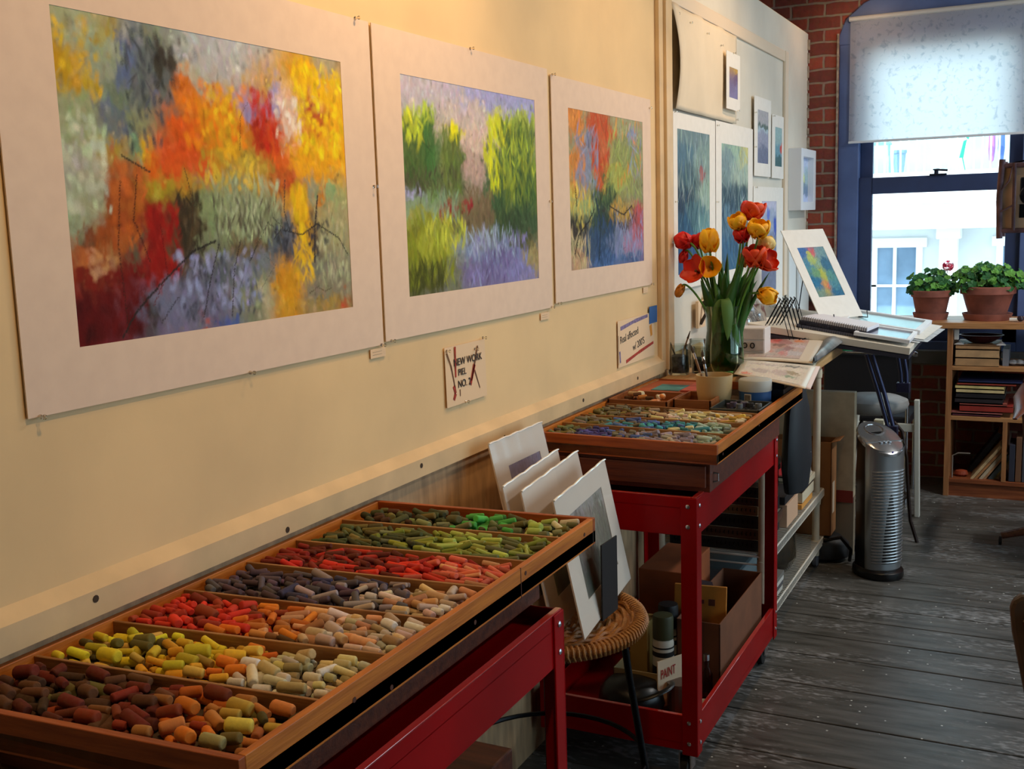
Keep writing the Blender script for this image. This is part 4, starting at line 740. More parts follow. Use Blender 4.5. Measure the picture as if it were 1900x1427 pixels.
leaning('bagged_print','third plastic-sleeved print from the front, blank mat top showing',(.285,2.16,.600),yw,le,.42,.355,(.08,.34,.07,.25),paint("50,60,60,40,150,140,120;50,20,60,30,120,115,90",50,40,23,light=LS,n=200,L=.2),mm=M_matm)
TL=onx(905,826,.075); TR=onx(1003,780,.075)
dd=(TR-TL); yw2=math.atan2(dd.y,dd.x); w2=math.hypot(dd.x,dd.y); le2=math.radians(13); h2=.50
nn=Vector((math.sin(yw2),-math.cos(yw2),0)); vv=Vector((0,0,1))*math.cos(le2)-nn*math.sin(le2); tilt=dd.z
P0=TL-vv*h2
leaning('bagged_print','rearmost plastic-sleeved print with dusky purple sky, leaning on the wall rail',tuple(P0),yw2,le2,w2,h2,(.075,w2-.05,.12,h2-.070),paint("50,80,60,30,140,120,125;30,50,40,25,95,80,85;70,40,40,30,80,70,80;40,15,50,20,90,85,80",90,110,24,light=LS,n=900,L=.1),mm=M_matm)
# black strap / bookend in front of the print
Q0=onz(1119,1152,.603); Q1=onz(1147,1129,.603); dq=Q1-Q0; nq=Vector((dq.y,-dq.x,0)).normalized()
s=MB().slab(Q0,dq,(0,0,.185),.004).slab(Q0+Vector((0,0,.002)),dq,-nq*.03,.003)
s.build('bookend',[mat('black_cloth',(20,16,18),.8)],cat='bookend',label='black bookend propping the front bagged print on the stool',bevel=.001)
# ================================================================ LOWER SHELF OF THE RED CART
cardm=mat('brown_cardboard',(150,98,52),.8,noise=.12,scale=10); zs=.1235
def cardbox(label,x0,x1,y0,y1,z0,z1,m,t=.004,flaps=True,name='cardboard_box',cat='box',rot=0):
    q=thing(name,label,cat,((x0+x1)/2,(y0+y1)/2,z0)); s=MB()
    s.box((x0,y0,z0),(x1,y0+t,z1)).box((x0,y1-t,z0),(x1,y1,z1)).box((x0,y0,z0),(x0+t,y1,z1)).box((x1-t,y0,z0),(x1,y1,z1)).box((x0,y0,z0),(x1,y1,z0+t)); s.build('box_body',[m],q,bevel=.001)
    if flaps:
        f=.35*(x1-x0)
        MB().hexa([(x1-t,y0,z1),(x1,y0,z1),(x1,y1,z1),(x1-t,y1,z1),(x1+f*.3,y0,z1+f*.1),(x1+f*.3+t,y0,z1+f*.1),(x1+f*.3+t,y1,z1+f*.1),(x1+f*.3,y1,z1+f*.1)]).build('flap',[m],q)
    return q
cardbox('open brown carton with a pale rim on the lower shelf of the red cart',.34,.475,3.03,3.55,zs,.345,mat('dark_cardboard',(120,72,44),.8,noise=.15,scale=8),flaps=False)
q=thing('envelope','orange folder with markings standing in the brown carton on the cart','folder',(.36,3.1,.13)); MB().slab((.30,3.12,.20),(.16,.02,0),(0,.02,.215),.012).build('folder_body',[mat('orange_folder',(205,130,45),.7,noise=.1)],q,bevel=.002)
mk=mat('folder_print',(90,40,25),.8)
for dx,dz,w,h in ((.03,.14,.004,.06),(.075,.165,.022,.012),(.11,.16,.02,.02),(.03,.03,.09,.014)): MB().slab(Vector((.30,3.118,.20))+Vector((dx,dx*.125,dz)),(w,w*.125,0),(0,h*.09,h),.001).build('printing',[mk],q)
MB().slab((.345,3.17,.39),(.075,.01,-.01),(-.02,.03,.03),.004).build('foil_wrapper',[mat('silver_foil',(180,190,200),.2,.9)],cat='wrapper',label='crumpled silver wrapper on top of the orange folder')
MB().box((.16,3.2,zs),(.31,3.5,.43)).build('cardboard_box',[mat('rusty_carton',(160,82,36),.8,noise=.2,scale=8)],cat='box',label='rust-brown closed carton at the back left of the cart shelf',bevel=.003)
q=cardbox('low tan box holding spray cans, PAINT written on its end',.20,.37,2.86,3.12,zs,.235,mat('tan_carton',(176,150,104),.8,noise=.1,scale=8),flaps=False)
PA,PB=Vector((.352,2.82,.15)),Vector((.432,2.955,.15))
s=MB(); U=PB-PA; s.slab(PA,U,(0,0,.14),.004); s.build('end_panel',[mat('pale_carton',(214,190,160),.8)],q)
text('PAINT',.040,frameM(PA+Vector((.005,.0085,.085))+Vector((.0015,-.001,0)),(U.x,U.y,.02),(0,0,1))@Matrix.Scale(.5,4,(1,0,0)),mat('red_lettering',(160,30,26),.7),q)
def spray(x,y,z,label,capc):
    q=thing('spray_can',label,'spray can',(x,y,z)); r=.032
    MB().lathe([(r*.9,0),(r,.004),(r,.16),(r*.85,.175)],(x,y,z),24).build('can_body',[mat('white_can_label',(205,200,188),.5)],q,smooth=True)
    MB().lathe([(r*.97,.172),(r*.97,.235),(r*.9,.243),(r*.2,.245)],(x,y,z),24).build('cap',[mat('cap_%d'%capc[0],capc,.5)],q,smooth=True)
    s=MB(); 
    for z0,z1 in ((.03,.09),(.12,.135),(.145,.15)): s.lathe([(r+.0006,z0),(r+.0006,z1)],(x,y,z),24,cap=False)
    s.build('label_band',[mat('black_band',(30,28,28),.6)],q,smooth=True)
spray(.315,2.98,.128,'dark green capped spray can in the tan box',(62,66,42)); spray(.30,3.075,.128,'black capped spray can behind the green capped one',(24,24,26))
MB().box((.205,2.99,.128),(.26,3.08,.33)).build('carton',[mat('yellow_tan_carton',(170,138,76),.8)],cat='carton',label='upright yellow-tan carton beside the spray cans',bevel=.002)
q=thing('coiled_case','round black leather case with a strap at the front of the cart shelf','case',(.29,2.83,zs))
s=MB().lathe([(.02,.0),(.085,.012),(.098,.035),(.092,.07),(.07,.095),(.02,.105)],(.27,2.825,zs),28); s.build('case_body',[mat('black_leather',(20,20,18),.35)],q,smooth=True)
MB().tube([(.27+.112*math.cos(t)*.9+.02,2.825+.08*math.sin(t),zs+.03+.035*(1+math.cos(t))) for t in np.linspace(0,2*PI,33)[:-1]],.008,8,closed=True,flat=.5).build('strap',[mat('black_leather',(20,20,18),.35)],q,smooth=True)
MB().lathe([(.032,0),(.034,.09),(.033,.1)],(.40,2.86,zs),20).build('tin_cup',[mat('dented_tin',(120,100,90),.4,.7)],cat='cup',label='small dull tin cup beside the PAINT box')
MB().lathe([(.022,0),(.026,.012),(.022,.018)],(.455,2.93,zs),20).build('jar_lid',[mat('white_plastic',(225,220,210),.5)],cat='lid',label='white round lid lying on the cart shelf by the post')
q=thing('glass_bottle','small clear bottle standing in front of the brown carton','bottle',(.44,3.0,zs)); MB().lathe([(.018,0),(.018,.08),(.007,.10),(.007,.125)],(.445,2.99,zs),16).build('bottle_body',[glass('bottle_glass',(215,190,180),.3)],q,smooth=True); MB().lathe([(.009,.122),(.009,.14)],(.445,2.99,zs),12).build('cap',[M_steel],q)
MB().tube([(.06,2.78,.14),(.10,2.80,.142),(.14,2.80,.14)],.012,8).build('metal_tool',[M_steel],cat='tool',label='short steel tool lying at the left front of the cart shelf')
# ================================================================ WHITE WIRE RACK
M_post=mat('cream_plastic_post',(214,196,168),.55,noise=.06); M_wire=mat('white_coated_wire',(220,212,198),.4)
q=thing('wire_rack','cream-posted wire shelf rack beyond the red cart','rack',(.25,4.25,0)); RX0,RX1,RY0,RY1=.03,.44,3.75,4.73
for x in (RX0+.02,RX1-.01):
    for y in (RY0,RY1):
        z0=.05; p=MB().tube([(x,y,z0),(x,y,.908)],.016,14).build('post',[M_post],q,smooth=True)
        for z in (.10,.30,.86): MB().lathe([(.0165,z-.02),(.020,z-.018),(.021,z),(.020,z+.018),(.0165,z+.02)],(x,y,0),14).build('collar',[M_post],p,smooth=True)
        MB().lathe([(.02,-.012),(.026,-.008),(.026,.008),(.02,.012)],(x,y,.027),14,M=Matrix.Rotation(PI/2,3,'Y')).build('caster',[mat('grey_wheel',(90,90,94),.5)],q,smooth=True)
def wshelf(z):
    s=MB(); 
    for xx in (RX0,RX1+.008):
        s.tube([(xx,RY0-.01,z),(xx,RY1+.12,z)],.0035,6).tube([(xx,RY0-.01,z-.03),(xx,RY1+.12,z-.03)],.0035,6)
    for yy in (RY0-.01,RY1+.12): s.tube([(RX0,yy,z),(RX1+.008,yy,z)],.0035,6).tube([(RX0,yy,z-.03),(RX1+.008,yy,z-.03)],.0035,6)
    y=RY0-.005
    while y<RY1+.12: s.tube([(RX0,y,z+.003),(RX1+.008,y,z+.003),(RX1+.011,y,z-.001),(RX1+.011,y,z-.03)],.0019,5); y+=.0185
    s.build('wire_shelf',[M_wire],q)
wshelf(.115); wshelf(.335)
MB().box((RX0-.01,3.86,.908),(.478,5.06,.948)).build('table_top',[wood('blond_board',(206,164,112),(180,136,86),'y',rough=.5)],q,bevel=.002)
# contents of the rack
BK=[('black spiral sketchbook at the bottom of the rack stack',(28,24,24),.045),('brown spiral sketchbook second in the rack stack',(86,54,34),.04),('black cloth sketchbook third in the rack stack',(22,20,20),.05),('tan-edged spiral pad fourth in the rack stack',(120,84,50),.035),('dark red notebook fifth in the rack stack',(70,28,24),.03),('black spiral pad sixth in the rack stack',(30,26,26),.04),('grey magazine seventh in the rack stack',(120,116,108),.02),('white paper pad on top of the rack stack',(205,200,190),.03)]
z=.3405
for lb,c,h in BK:
    j=rp.uniform(-.01,.01); q=thing('sketchbook',lb,'sketchbook',(.25,3.95,z),group='sketchbooks stacked on the wire rack')
    MB().box((.08+j,3.775,z),(.415+j,4.10+j,z+h-.002)).build('cover',[mat('bk%d_%d'%(c[0],c[1]),c,.6)],q,bevel=.002)
    MB().box((.085+j,3.7765,z+.004),(.41+j,4.09,z+h-.001)).build('pages',[mat('page_edge',(206,192,164),.8)],q)
    s=MB(); x=.10+j
    while x<.40: s.tube([(x,3.79,z+.002),(x,3.768,z+h/2),(x,3.79,z+h-.001)],.0016,5); x+=.016
    s.build('spiral',[M_blackm],q); z+=h
MB().box((.36,4.12,.3405),(.436,4.32,.43)).build('carton',[mat('pink_beige_carton',(206,164,132),.8)],cat='carton',label='small pinkish beige carton at the rack edge',bevel=.002)
MB().box((.26,4.11,.432),(.43,4.33,.462)).build('book',[mat('black_book',(30,26,28),.5)],cat='book',label='black book lying across the beige carton on the rack',bevel=.002)
MB().box((.25,4.40,.3405),(.435,4.62,.36)).build('envelope',[mat('orange_envelope',(214,150,70),.7)],cat='envelope',label='orange envelope at the far end of the upper rack shelf')
z=.3605
for i,(lb,c,h,y0) in enumerate((('dark clothbound book under the magazines on the rack',(40,26,26),.05,4.42),('pale grey paper pile on the rack',(196,182,160),.03,4.45),('red and white magazine second from the top of the rack pile',(200,190,185),.02,4.38),('green-edged catalogue under the red covered magazine',(70,74,60),.022,4.36),('red covered magazine on top of the rack pile',(190,40,48),.01,4.36))):
    q=thing('magazine' if i>1 else 'book',lb,'magazine' if i>1 else 'book',(.33,4.5,z)); MB().box((.22,y0,z),(.432,y0+.24,z+h-.003)).build('cover',[mat('mg%d'%c[0],c,.45)],q,bevel=.001); MB().box((.225,y0-.001,z+.003),(.4335,y0+.235,z+h-.006)).build('pages',[mat('page_edge',(206,192,164),.8)],q); z+=h
q=thing('jute_bag','brown woven bag inside a clear plastic sack on the lowest rack shelf','bag',(.3,4.3,.12))
MB().lathe([(.02,0),(.10,.01),(.115,.08),(.10,.14),(.11,.165),(.095,.15)],(.31,4.30,.1195),20,sy=1.3).build('bag_body',[mat('brown_bag',(110,82,52),.8,noise=.4,scale=14,bump=.5,bscale=20)],q,smooth=True)
MB().lathe([(.10,0),(.125,.05),(.12,.14),(.13,.19)],(.31,4.30,.119),14,sy=1.4,cap=False).build('plastic_sack',[glass('grey_sack',(205,205,200),.15,.2)],q)
z=.1195
for i in range(4):
    MB().box((.36,3.86+i*.01,z),(.436,4.05+i*.008,z+.016)).build('magazine',[mat('mgz%d'%i,((190,186,176),(80,80,84),(200,196,188),(120,116,110))[i],.5)],cat='magazine',label=('white magazine at the bottom of the low rack pile','dark grey magazine second in the low rack pile','cream magazine third in the low rack pile','mid grey magazine topping the low rack pile')[i]); z+=.017
MB().box((.06,3.80,.1195),(.34,4.05,.255)).build('storage_bin',[mat('grey_blue_plastic',(90,106,112),.5)],cat='bin',label='grey-blue plastic storage bin on the lowest rack shelf',bevel=.012)
# ================================================================ ON THE FAR TRAY
wd=wood('cigar_box_wood',(160,96,48),(120,66,30),'x'); MBx=lambda:MB()
def openbox(name,label,x0,x1,y0,y1,z0,z1,m,parts=(),rot=0):
    q=thing(name,label,'box',((x0+x1)/2,(y0+y1)/2,z0)); t=.006
    MB().box((x0,y0,z0),(x1,y0+t,z1)).box((x0,y1-t,z0),(x1,y1,z1)).box((x0,y0,z0),(x0+t,y1,z1)).box((x1-t,y0,z0),(x1,y1,z1)).box((x0,y0,z0),(x1,y1,z0+t)).build('box_body',[m],q,bevel=.001)
    return q
openbox('cigar_box','open wooden box of tan pastel stubs at the left of the far tray',.02,.225,3.31,3.50,.924,.958,wd)
openbox('cigar_box','small empty wooden box in the middle of the far tray',.235,.36,3.34,3.52,.924,.962,wd)
TC=[C['beige'],C['tan'],C['brown'],C['white'],C['dbrown'],C['peach']]
for k,(p,(ti,a,sc)) in enumerate([((rp.uniform(.045,.20),rp.uniform(3.335,3.475),.938+.010*(i//9)),(rp.gauss(0,.1),rp.uniform(-1,1),.9)) for i in range(22)]):
    me,L,r=SM[[0,3,4,5][k%4]]; cn,cc=TC[k%6]; o=bpy.data.objects.new('pastel_stub',me); S.collection.objects.link(o); o.location=p; o.rotation_euler=(0,ti,a); o.scale=(sc,)*3; o.color=tuple(float(v) for v in lin(jit(cc)))+(1,)
    tag(o,'%s pastel stub in the open wooden box on the far tray'%cn,'pastel stick','%s pastel stubs in the open wooden box'%cn)
q=thing('cigar_box','orange-red closed box with a teal picture on its lid, behind the tan stubs','box',(.13,3.62,.924)); MB().box((.03,3.53,.924),(.22,3.80,.950)).build('box_body',[mat('orange_box',(176,84,40),.6,noise=.2,scale=12)],q,bevel=.002)
MB().box((.08,3.57,.9502),(.18,3.70,.952)).build('lid_picture',[mat('teal_picture',(80,150,150),.6,noise=.4,scale=14)],q); MB().box((.025,3.525,.9502),(.032,3.80,.953)).build('lid_edge',[M_div],q)
MB().box((.19,3.56,.9505),(.30,3.72,.956)).build('card',[mat('red_card',(190,84,66),.6,noise=.2)],cat='card',label='red printed card between the boxes and the vase')
q=openbox('glass_palette','shallow dark glass tray of charcoal rings at the right of the far tray',.375,.532,3.27,3.44,.924,.952,mat('smoky_plastic',(60,64,62),.2))
for i in range(14):
    x,y=rp.uniform(.395,.515),rp.uniform(3.29,3.42); MB().lathe([(.006,0),(.011,0),(.011,.014),(.006,.014),(.006,0)],(x,y,.931+.0145*(i%2)),12,cap=False).build('charcoal_ring',[mat('charc%d'%(i%3),((50,50,52),(110,112,112),(84,74,96))[i%3],.8)],cat='charcoal',label='%s charcoal ring in the dark glass tray'%('black','grey','purplish grey')[i%3],group='%s charcoal rings in the dark glass tray'%('black','grey','purplish grey')[i%3])
z0=.924; p=(.455,3.53,z0)
q=thing('round_tub','round grey-lidded tub with blue band and barcode on the far tray','tub',p); MB().lathe([(.050,0),(.052,.004),(.052,.05)],p,28).build('tub_body',[mat('blue_band',(40,90,150),.5)],q,smooth=True)
MB().lathe([(.054,.048),(.054,.082),(.050,.086)],p,28).build('lid',[mat('grey_lid',(176,178,172),.5)],q,smooth=True)
s=MB()
dv=Vector((EYE[0]-p[0],EYE[1]-p[1],0)).normalized(); sd=Vector((-dv.y,dv.x,0)); 
A=Vector(p)+(dv*.9-sd*.43)*.053; bc=MB(); T=Vector((-(dv*.9-sd*.43).y,(dv*.9-sd*.43).x,0)).normalized()
bl=MB().slab(A-T*.012+Vector((0,0,.008))+(dv*.9-sd*.43)*.001,T*.024,(0,0,.034),.0008).build('barcode_label',[mat('white_label',(215,210,200),.6)],q)
for i in range(9): bc.slab(A-T*.010+T*(.0022*i)+Vector((0,0,.014))+(dv*.9-sd*.43)*.0016,T*(.0008 if i%3 else .0014),(0,0,.025),.0004)
bc.build('bars',[M_ink],bl)
q=thing('plastic_box','black box with clear lid at the far right corner of the far tray','box',(.49,3.7,.924)); MB().box((.39,3.60,.924),(.533,3.825,.965)).build('box_body',[mat('black_plastic',(26,28,26),.3)],q,bevel=.002); MB().box((.388,3.598,.965),(.535,3.827,.992)).build('clear_lid',[glass('clear_lid',(170,180,175),.3,.08)],q)
# ceramic cup with brushes
p=(.325,3.56,.9560)
q=thing('ceramic_cup','cream ceramic cup of brushes in front of the vase','cup',(.325,3.50,.924)); p=(.33,3.485,.924)
MB().lathe([(.046,0),(.052,.01),(.058,.05),(.0605,.102),(.057,.102),(.054,.05),(.04,.012)],p,32,cap=False).lathe([(.0,.001),(.046,.001)],p,32,cap=False).build('cup_body',[mat('cream_ceramic',(206,174,122),.45,noise=.08,scale=10)],q,smooth=True)
MB().lathe([(.0525,.0),(.0545,.02)],(p[0],p[1],p[2]+.03),32,cap=False).build('glaze_band',[mat('tan_glaze',(170,122,70),.4)],q)
for i,(dx,dy,h,c,lb) in enumerate(((-.13,.06,.19,(120,84,48),'long brown paintbrush leaning left in the cream cup'),(-.09,.09,.17,(150,100,60),'shorter wooden paintbrush leaning in the cream cup'),(-.06,.03,.15,(70,60,50),'dark handled paintbrush in the cream cup'))):
    a=Vector((p[0]-.02,p[1]+.01*i,p[2]+.03)); b_=Vector((p[0]+dx*.75,p[1]+dy,p[2]+h)); q=thing('paintbrush',lb,'paintbrush',tuple(a)); d=b_-a
    MB().tube([a,a+d*.5,a+d*.72],.004,8,taper=[.6,1,1.1]).build('handle',[mat('brh%d'%i,c,.4)],q,smooth=True); MB().tube([a+d*.72,a+d*.84],.0045,8).build('ferrule',[M_steel],q); MB().tube([a+d*.84,a+d*.92,a+d],.0055,8,taper=[.8,1,.2]).build('bristles',[mat('bristle',(60,50,40),.9)],q)
# ================================================================ VASE OF TULIPS
TZ=.948; vx,vy=.222,4.0
q=thing('glass_vase','tall flared clear glass vase of water holding the tulips','vase',(vx,vy,TZ))
pr=[(.058,.0),(.066,.006),(.074,.05),(.072,.11),(.064,.17),(.066,.22),(.075,.262)]
M_vg=glass('vase_glass',(226,238,222),.30,.02)
MB().lathe([(0.001,.0)]+pr+[(r-.004,z) for r,z in pr[::-1]]+[(.001,.012)],(vx,vy,TZ+.001),36,cap=False).build('vase_body',[M_vg],q,smooth=True)
MB().lathe([(.001,.013),(.060,.013),(.068,.05),(.067,.11),(.060,.165),(.001,.165)],(vx,vy,TZ+.001),30,cap=False).build('water',[glass('vase_water',(196,214,176),.10,.02)],q,smooth=True)
M_stem=mat('tulip_stem',(84,140,52),.5); M_leaf=mat('tulip_leaf',(56,116,40),.45,noise=.3,scale=8)
def petalmesh(s,c,ax,L,Wd,openness,k,n,rr,jit=0.):
    d=Vector(ax).normalized(); a=d.orthogonal().normalized(); b=d.cross(a); t=2*PI*k/n+rr; rad=a*math.cos(t)+b*math.sin(t); tan=d.cross(rad)
    rows=[]; NU,NV=7,7
    for i in range(NU):
        u=i/(NU-1); out=(math.sin(u*PI*(.84-.22*min(1,openness*1.4)))*.52*(1+openness*.6)*Wd+ openness*u*u*L*.45); hh=L*(u-openness*.18*u*u); ww=Wd*.60*math.sin(PI*(.16+.74*u))**.75 if u<.97 else Wd*.20
        row=[]
        for j in range(NV):
            v=(j/(NV-1)-.5)*2; th=v*.95
            row.append(Vector(c)+d*(hh-abs(v)**2*L*.04)+rad*(out-abs(v)**2*ww*.42)+tan*ww*v)
        rows.append(row)
    fl=[p for r in rows for p in r]; s.add(fl,[(i*NV+j,i*NV+j+1,(i+1)*NV+j+1,(i+1)*NV+j) for i in range(NU-1) for j in range(NV-1)])
def petmat(name,c1,c2):
    if name in _mats: return _mats[name]
    m=mat(name,c1,.5,color2=c2,scale=18,stretch=(1,1,.5)); m.node_tree.nodes['Principled BSDF'].inputs['Subsurface Weight'].default_value=.0; return m
PM={'red':petmat('red_petal',(224,8,10),(180,4,8)),'yellow':petmat('yellow_petal',(255,206,16),(246,170,8)),'redyel':petmat('red_yellow_petal',(206,18,12),(232,84,20)),'orange':petmat('orange_petal',(226,96,22),(244,150,30)),'cream':petmat('cream_petal',(240,226,150),(226,190,110)),'bud':petmat('ochre_bud',(222,150,30),(190,110,20))}
TU=[ # px,py,depth,kind,length,width,open,axis
 ((1268,447),4.0,'red',.058,.050,.12,(-.9,.2,.25),'red tulip hanging out at the far left of the bunch'),
 ((1268,477),4.0,'red',.045,.026,.0,(-.35,.1,-.9),'narrow drooping red tulip bud below the leftmost tulip'),
 ((1297,446),4.03,'red',.055,.048,.25,(-.2,0,1),'red tulip with pale edges beside the big upright yellow one'),
 ((1316,445),3.96,'yellow',.078,.058,.02,(-.05,-.1,1),'big closed yellow tulip at the left of the bunch'),
 ((1290,502),3.95,'redyel',.050,.050,.75,(-.3,-.8,.35),'ruffled open red and orange tulip low on the left'),
 ((1318,495),3.95,'yellow',.046,.044,.55,(.15,-.95,.1),'open yellow tulip facing forward, brown centre showing'),
 ((1261,540),3.95,'bud',.045,.026,.0,(-.45,0,-.85),'drooping ochre tulip bud lowest at the left'),
 ((1397,390),4.0,'redyel',.066,.058,.35,(.15,.0,1),'open red tulip with orange edge at the very top'),
 ((1368,411),3.95,'yellow',.055,.046,.2,(-.25,-.35,.8),'upper yellow tulip left of the topmost red one'),
 ((1376,435),3.97,'red',.050,.046,.15,(-.1,-.3,.9),'red tulip tucked below the upper yellow one'),
 ((1408,424),3.95,'yellow',.060,.056,.25,(.15,-.25,.9),'yellow tulip right below the topmost red one'),
 ((1421,452),4.02,'cream',.056,.050,.1,(.2,0,1),'cream white tulip behind the right-hand red ones'),
 ((1400,474),3.95,'redyel',.070,.056,.3,(.0,-.2,1),'striped red and orange tulip upright at the right'),
 ((1424,484),3.97,'redyel',.058,.052,.4,(.85,-.2,.35),'red tulip lying outward at the far right'),
 ((1425,549),3.98,'yellow',.062,.048,.08,(.85,-.1,-.25),'yellow tulip hanging low at the right over the prints'),
 ((1379,482),4.03,'bud',.048,.028,.0,(.05,0,1),'small orange tulip bud between the right stems')]
for i,((px,py),dp,kd,L,Wd,op,ax,lb) in enumerate(TU):
    L*=1.12; Wd*=1.12
    c=ony(px,py,dp); d=Vector(ax).normalized(); base=c-d*L*.5
    q=thing('tulip',lb,'tulip',tuple(base)); 
    for kk in range(6):
        s=MB(); petalmesh(s,base,d,L*(1 if kk%2 else .95),Wd*.95,op+(.06 if kk%2 else 0),kk,6,i*.7); s.build('petal',[PM[kd]],q,smooth=True,solid=.001)
    if kd!='bud': MB().lathe([(.003,.0),(.004,L*.4),(.006,L*.45),(.002,L*.5)],base,8,M=d.to_track_quat('Z','Y').to_matrix()).build('pistil',[mat('brown_pistil',(90,60,20),.7)],q)
    foot=Vector((vx+.035*math.cos(i*2.1),vy+.035*math.sin(i*2.1),TZ+.02)); neck=Vector((vx+(c.x-vx)*.28,vy+(c.y-vy)*.4+.03*math.sin(i*1.9),TZ+.27))
    P=[foot,neck,base-d*.05 if kd!='bud' else base-d*.03,base+d*.004]
    pts=[]
    for k in range(15):
        t=k/14; pts.append((1-t)**3*P[0]+3*(1-t)**2*t*P[1]+3*(1-t)*t*t*P[2]+t**3*P[3])
    MB().tube(pts,.0040,7).build('stem',[M_stem],q,smooth=True)
def leaf(parent,a,b,c_,w,m,tw=0.):
    s=MB(); a,b,c_=Vector(a),Vector(b),Vector(c_); n=12; vs=[]
    for i in range(n+1):
        t=i/n; p=(1-t)**2*a+2*(1-t)*t*b+t*t*c_; tg=(2*(1-t)*(b-a)+2*t*(c_-b)).normalized(); view=Vector((math.cos(tw),math.sin(tw),0)); sd=(view-tg*view.dot(tg)).normalized(); nn=tg.cross(sd)
        ww=w*(math.sin(PI*(.18+.82*t))**.7 if t<1 else .02)
        vs+= [p-sd*ww+nn*ww*.35,p,p+sd*ww+nn*ww*.35]
    s.add(vs,[(3*i+j,3*i+j+1,3*i+j+4,3*i+j+3) for i in range(n) for j in (0,1)]); return s.build('leaf',[m],parent,smooth=True,solid=.0012)
q=thing('tulip_foliage','mass of broad dark green tulip leaves rising from the vase','leaves',(vx,vy,TZ+.02))
for i,(px,py,w,tw) in enumerate(((1335,500,.016,.3),(1350,470,.012,.8),(1300,520,.014,.1),(1385,505,.02,.4),(1400,490,.012,.2),(1360,520,.024,.5),(1320,540,.022,.2),(1395,540,.013,.0),(1428,505,.006,.2),(1405,520,.008,.6),(1372,505,.022,.9),(1342,530,.026,.3),(1310,470,.009,.5),(1330,560,.024,1.),(1378,545,.024,-.3),(1365,600,.022,.2),(1350,580,.026,.0),(1325,520,.020,.2),(1345,505,.020,.6),(1358,535,.026,.1),(1390,520,.018,.4),(1370,490,.014,.3),(1385,560,.020,.6),(1332,545,.024,.5),(1312,545,.018,.9),(1365,560,.026,.3),(1400,515,.012,.1),(1340,485,.012,.2))):
    tip=ony(px,py,4.0+.05*math.sin(i*2.4)); a=Vector((vx+.04*math.cos(i),vy+.04*math.sin(i*1.7),TZ+.03)); b_=Vector((vx+(tip.x-vx)*.5,vy+.03*math.cos(i),TZ+.25))
    if py>570: a=Vector((vx+.02*(i%3),vy-.03,TZ+.02)); b_=(a+tip)/2+Vector((.01,-.01,0))
    leaf(q,a,b_,tip,w*1.45,M_leaf,tw)
leaf(q,(vx-.01,vy-.05,TZ+.12),(vx,vy-.072,TZ+.27),ony(1338,555,3.925),.024,mat('pale_tulip_leaf',(86,130,62),.5),.45)
leaf(q,ony(1345,555,3.93),ony(1352,575,3.91),ony(1350,632,3.93),.021,mat('pale_tulip_leaf',(86,130,62),.5),.45)
# ================================================================ TABLE BEYOND THE VASE
TT=.949
def jar(label,x,y,r,h,fillc,fh,bits=()):
    q=thing('glass_jar',label,'jar',(x,y,TT)); MB().lathe([(.001,0),(r*.95,0),(r,.006),(r,h*.82),(r*.86,h*.88),(r*.88,h),(r*.84,h),(r*.82,h*.88),(r*.94,h*.8),(r*.94,.008),(.001,.008)],(x,y,TT),26,cap=False).build('jar_body',[glass('jar_glass',(238,242,240),.25,.03)],q,smooth=True)
    if fh: MB().lathe([(.001,.009),(r*.9,.009),(r*.9,fh),(r*.5,fh+.006),(.001,fh)],(x,y,TT),20,cap=False).build('contents',[mat('jar_fill_%d'%fillc[0],fillc,.9,noise=.5,scale=60,bump=.6,bscale=80)],q,smooth=True)
    return q
jar('glass jar of grey erasers nearest the wall, left of the vase',.055,3.97,.040,.115,(110,108,112),.07)
jar('smaller clear glass jar between the grey jar and the vase',.118,4.03,.030,.10,(66,52,50),.03)
jar('empty clear jar behind the two glass jars',.06,4.20,.038,.11,(120,118,116),.03)
for i,(a,b_,c,lb) in enumerate((((.05,3.97,1.0),(.012,3.93,1.125),(60,50,40),'dark thin brush standing in the grey jar against the batten'),((.06,3.97,1.0),(.085,4.02,1.11),(110,84,56),'short brown stick standing in the grey jar'))):
    q=thing('paintbrush',lb,'paintbrush',a); A,B=Vector(a),Vector(b_); MB().tube([A,A+(B-A)*.75],.003,6).build('handle',[mat('dkb%d'%i,c,.6)],q); MB().tube([A+(B-A)*.75,B],.0045,6,taper=[1,.3]).build('bristles',[mat('bristle',(60,50,40),.9)],q)
q=thing('clip','silver bulldog clip holding papers on the wall left of the vase','clip',(.03,4.32,1.10)); MB().box((.022,4.30,1.09),(.034,4.40,1.20)).build('papers',[M_note],q,bevel=.001); MB().tube([(.036,4.32,1.105),(.055,4.34,1.15),(.036,4.36,1.195)],.012,8,flat=.4).build('clip_body',[mat('dark_clip',(60,56,54),.3,.7)],q,smooth=True)
q=thing('sticky_note','yellow sticky note with a pencilled word behind the vase','note',(.03,4.45,1.14)); s=MB(); 
for i in range(6):
    z0,z1=1.14+.014*i,1.154+.014*i; c0,c1=.03*(1-i/6)**2,.03*(1-(i+1)/6)**2
    s.add([(.03+c0,4.44,z0),(.03+c0,4.56,z0),(.03+c1,4.56,z1),(.03+c1,4.44,z1)],[(0,1,2,3)])
s.build('paper',[mat('pale_yellow_paper',(240,232,160),.8)],q,smooth=True,solid=.0006); text('Tulips',.034,frameM((.040,4.455,1.185),(0,1,.1),(0,0,1)),M_ink,q)
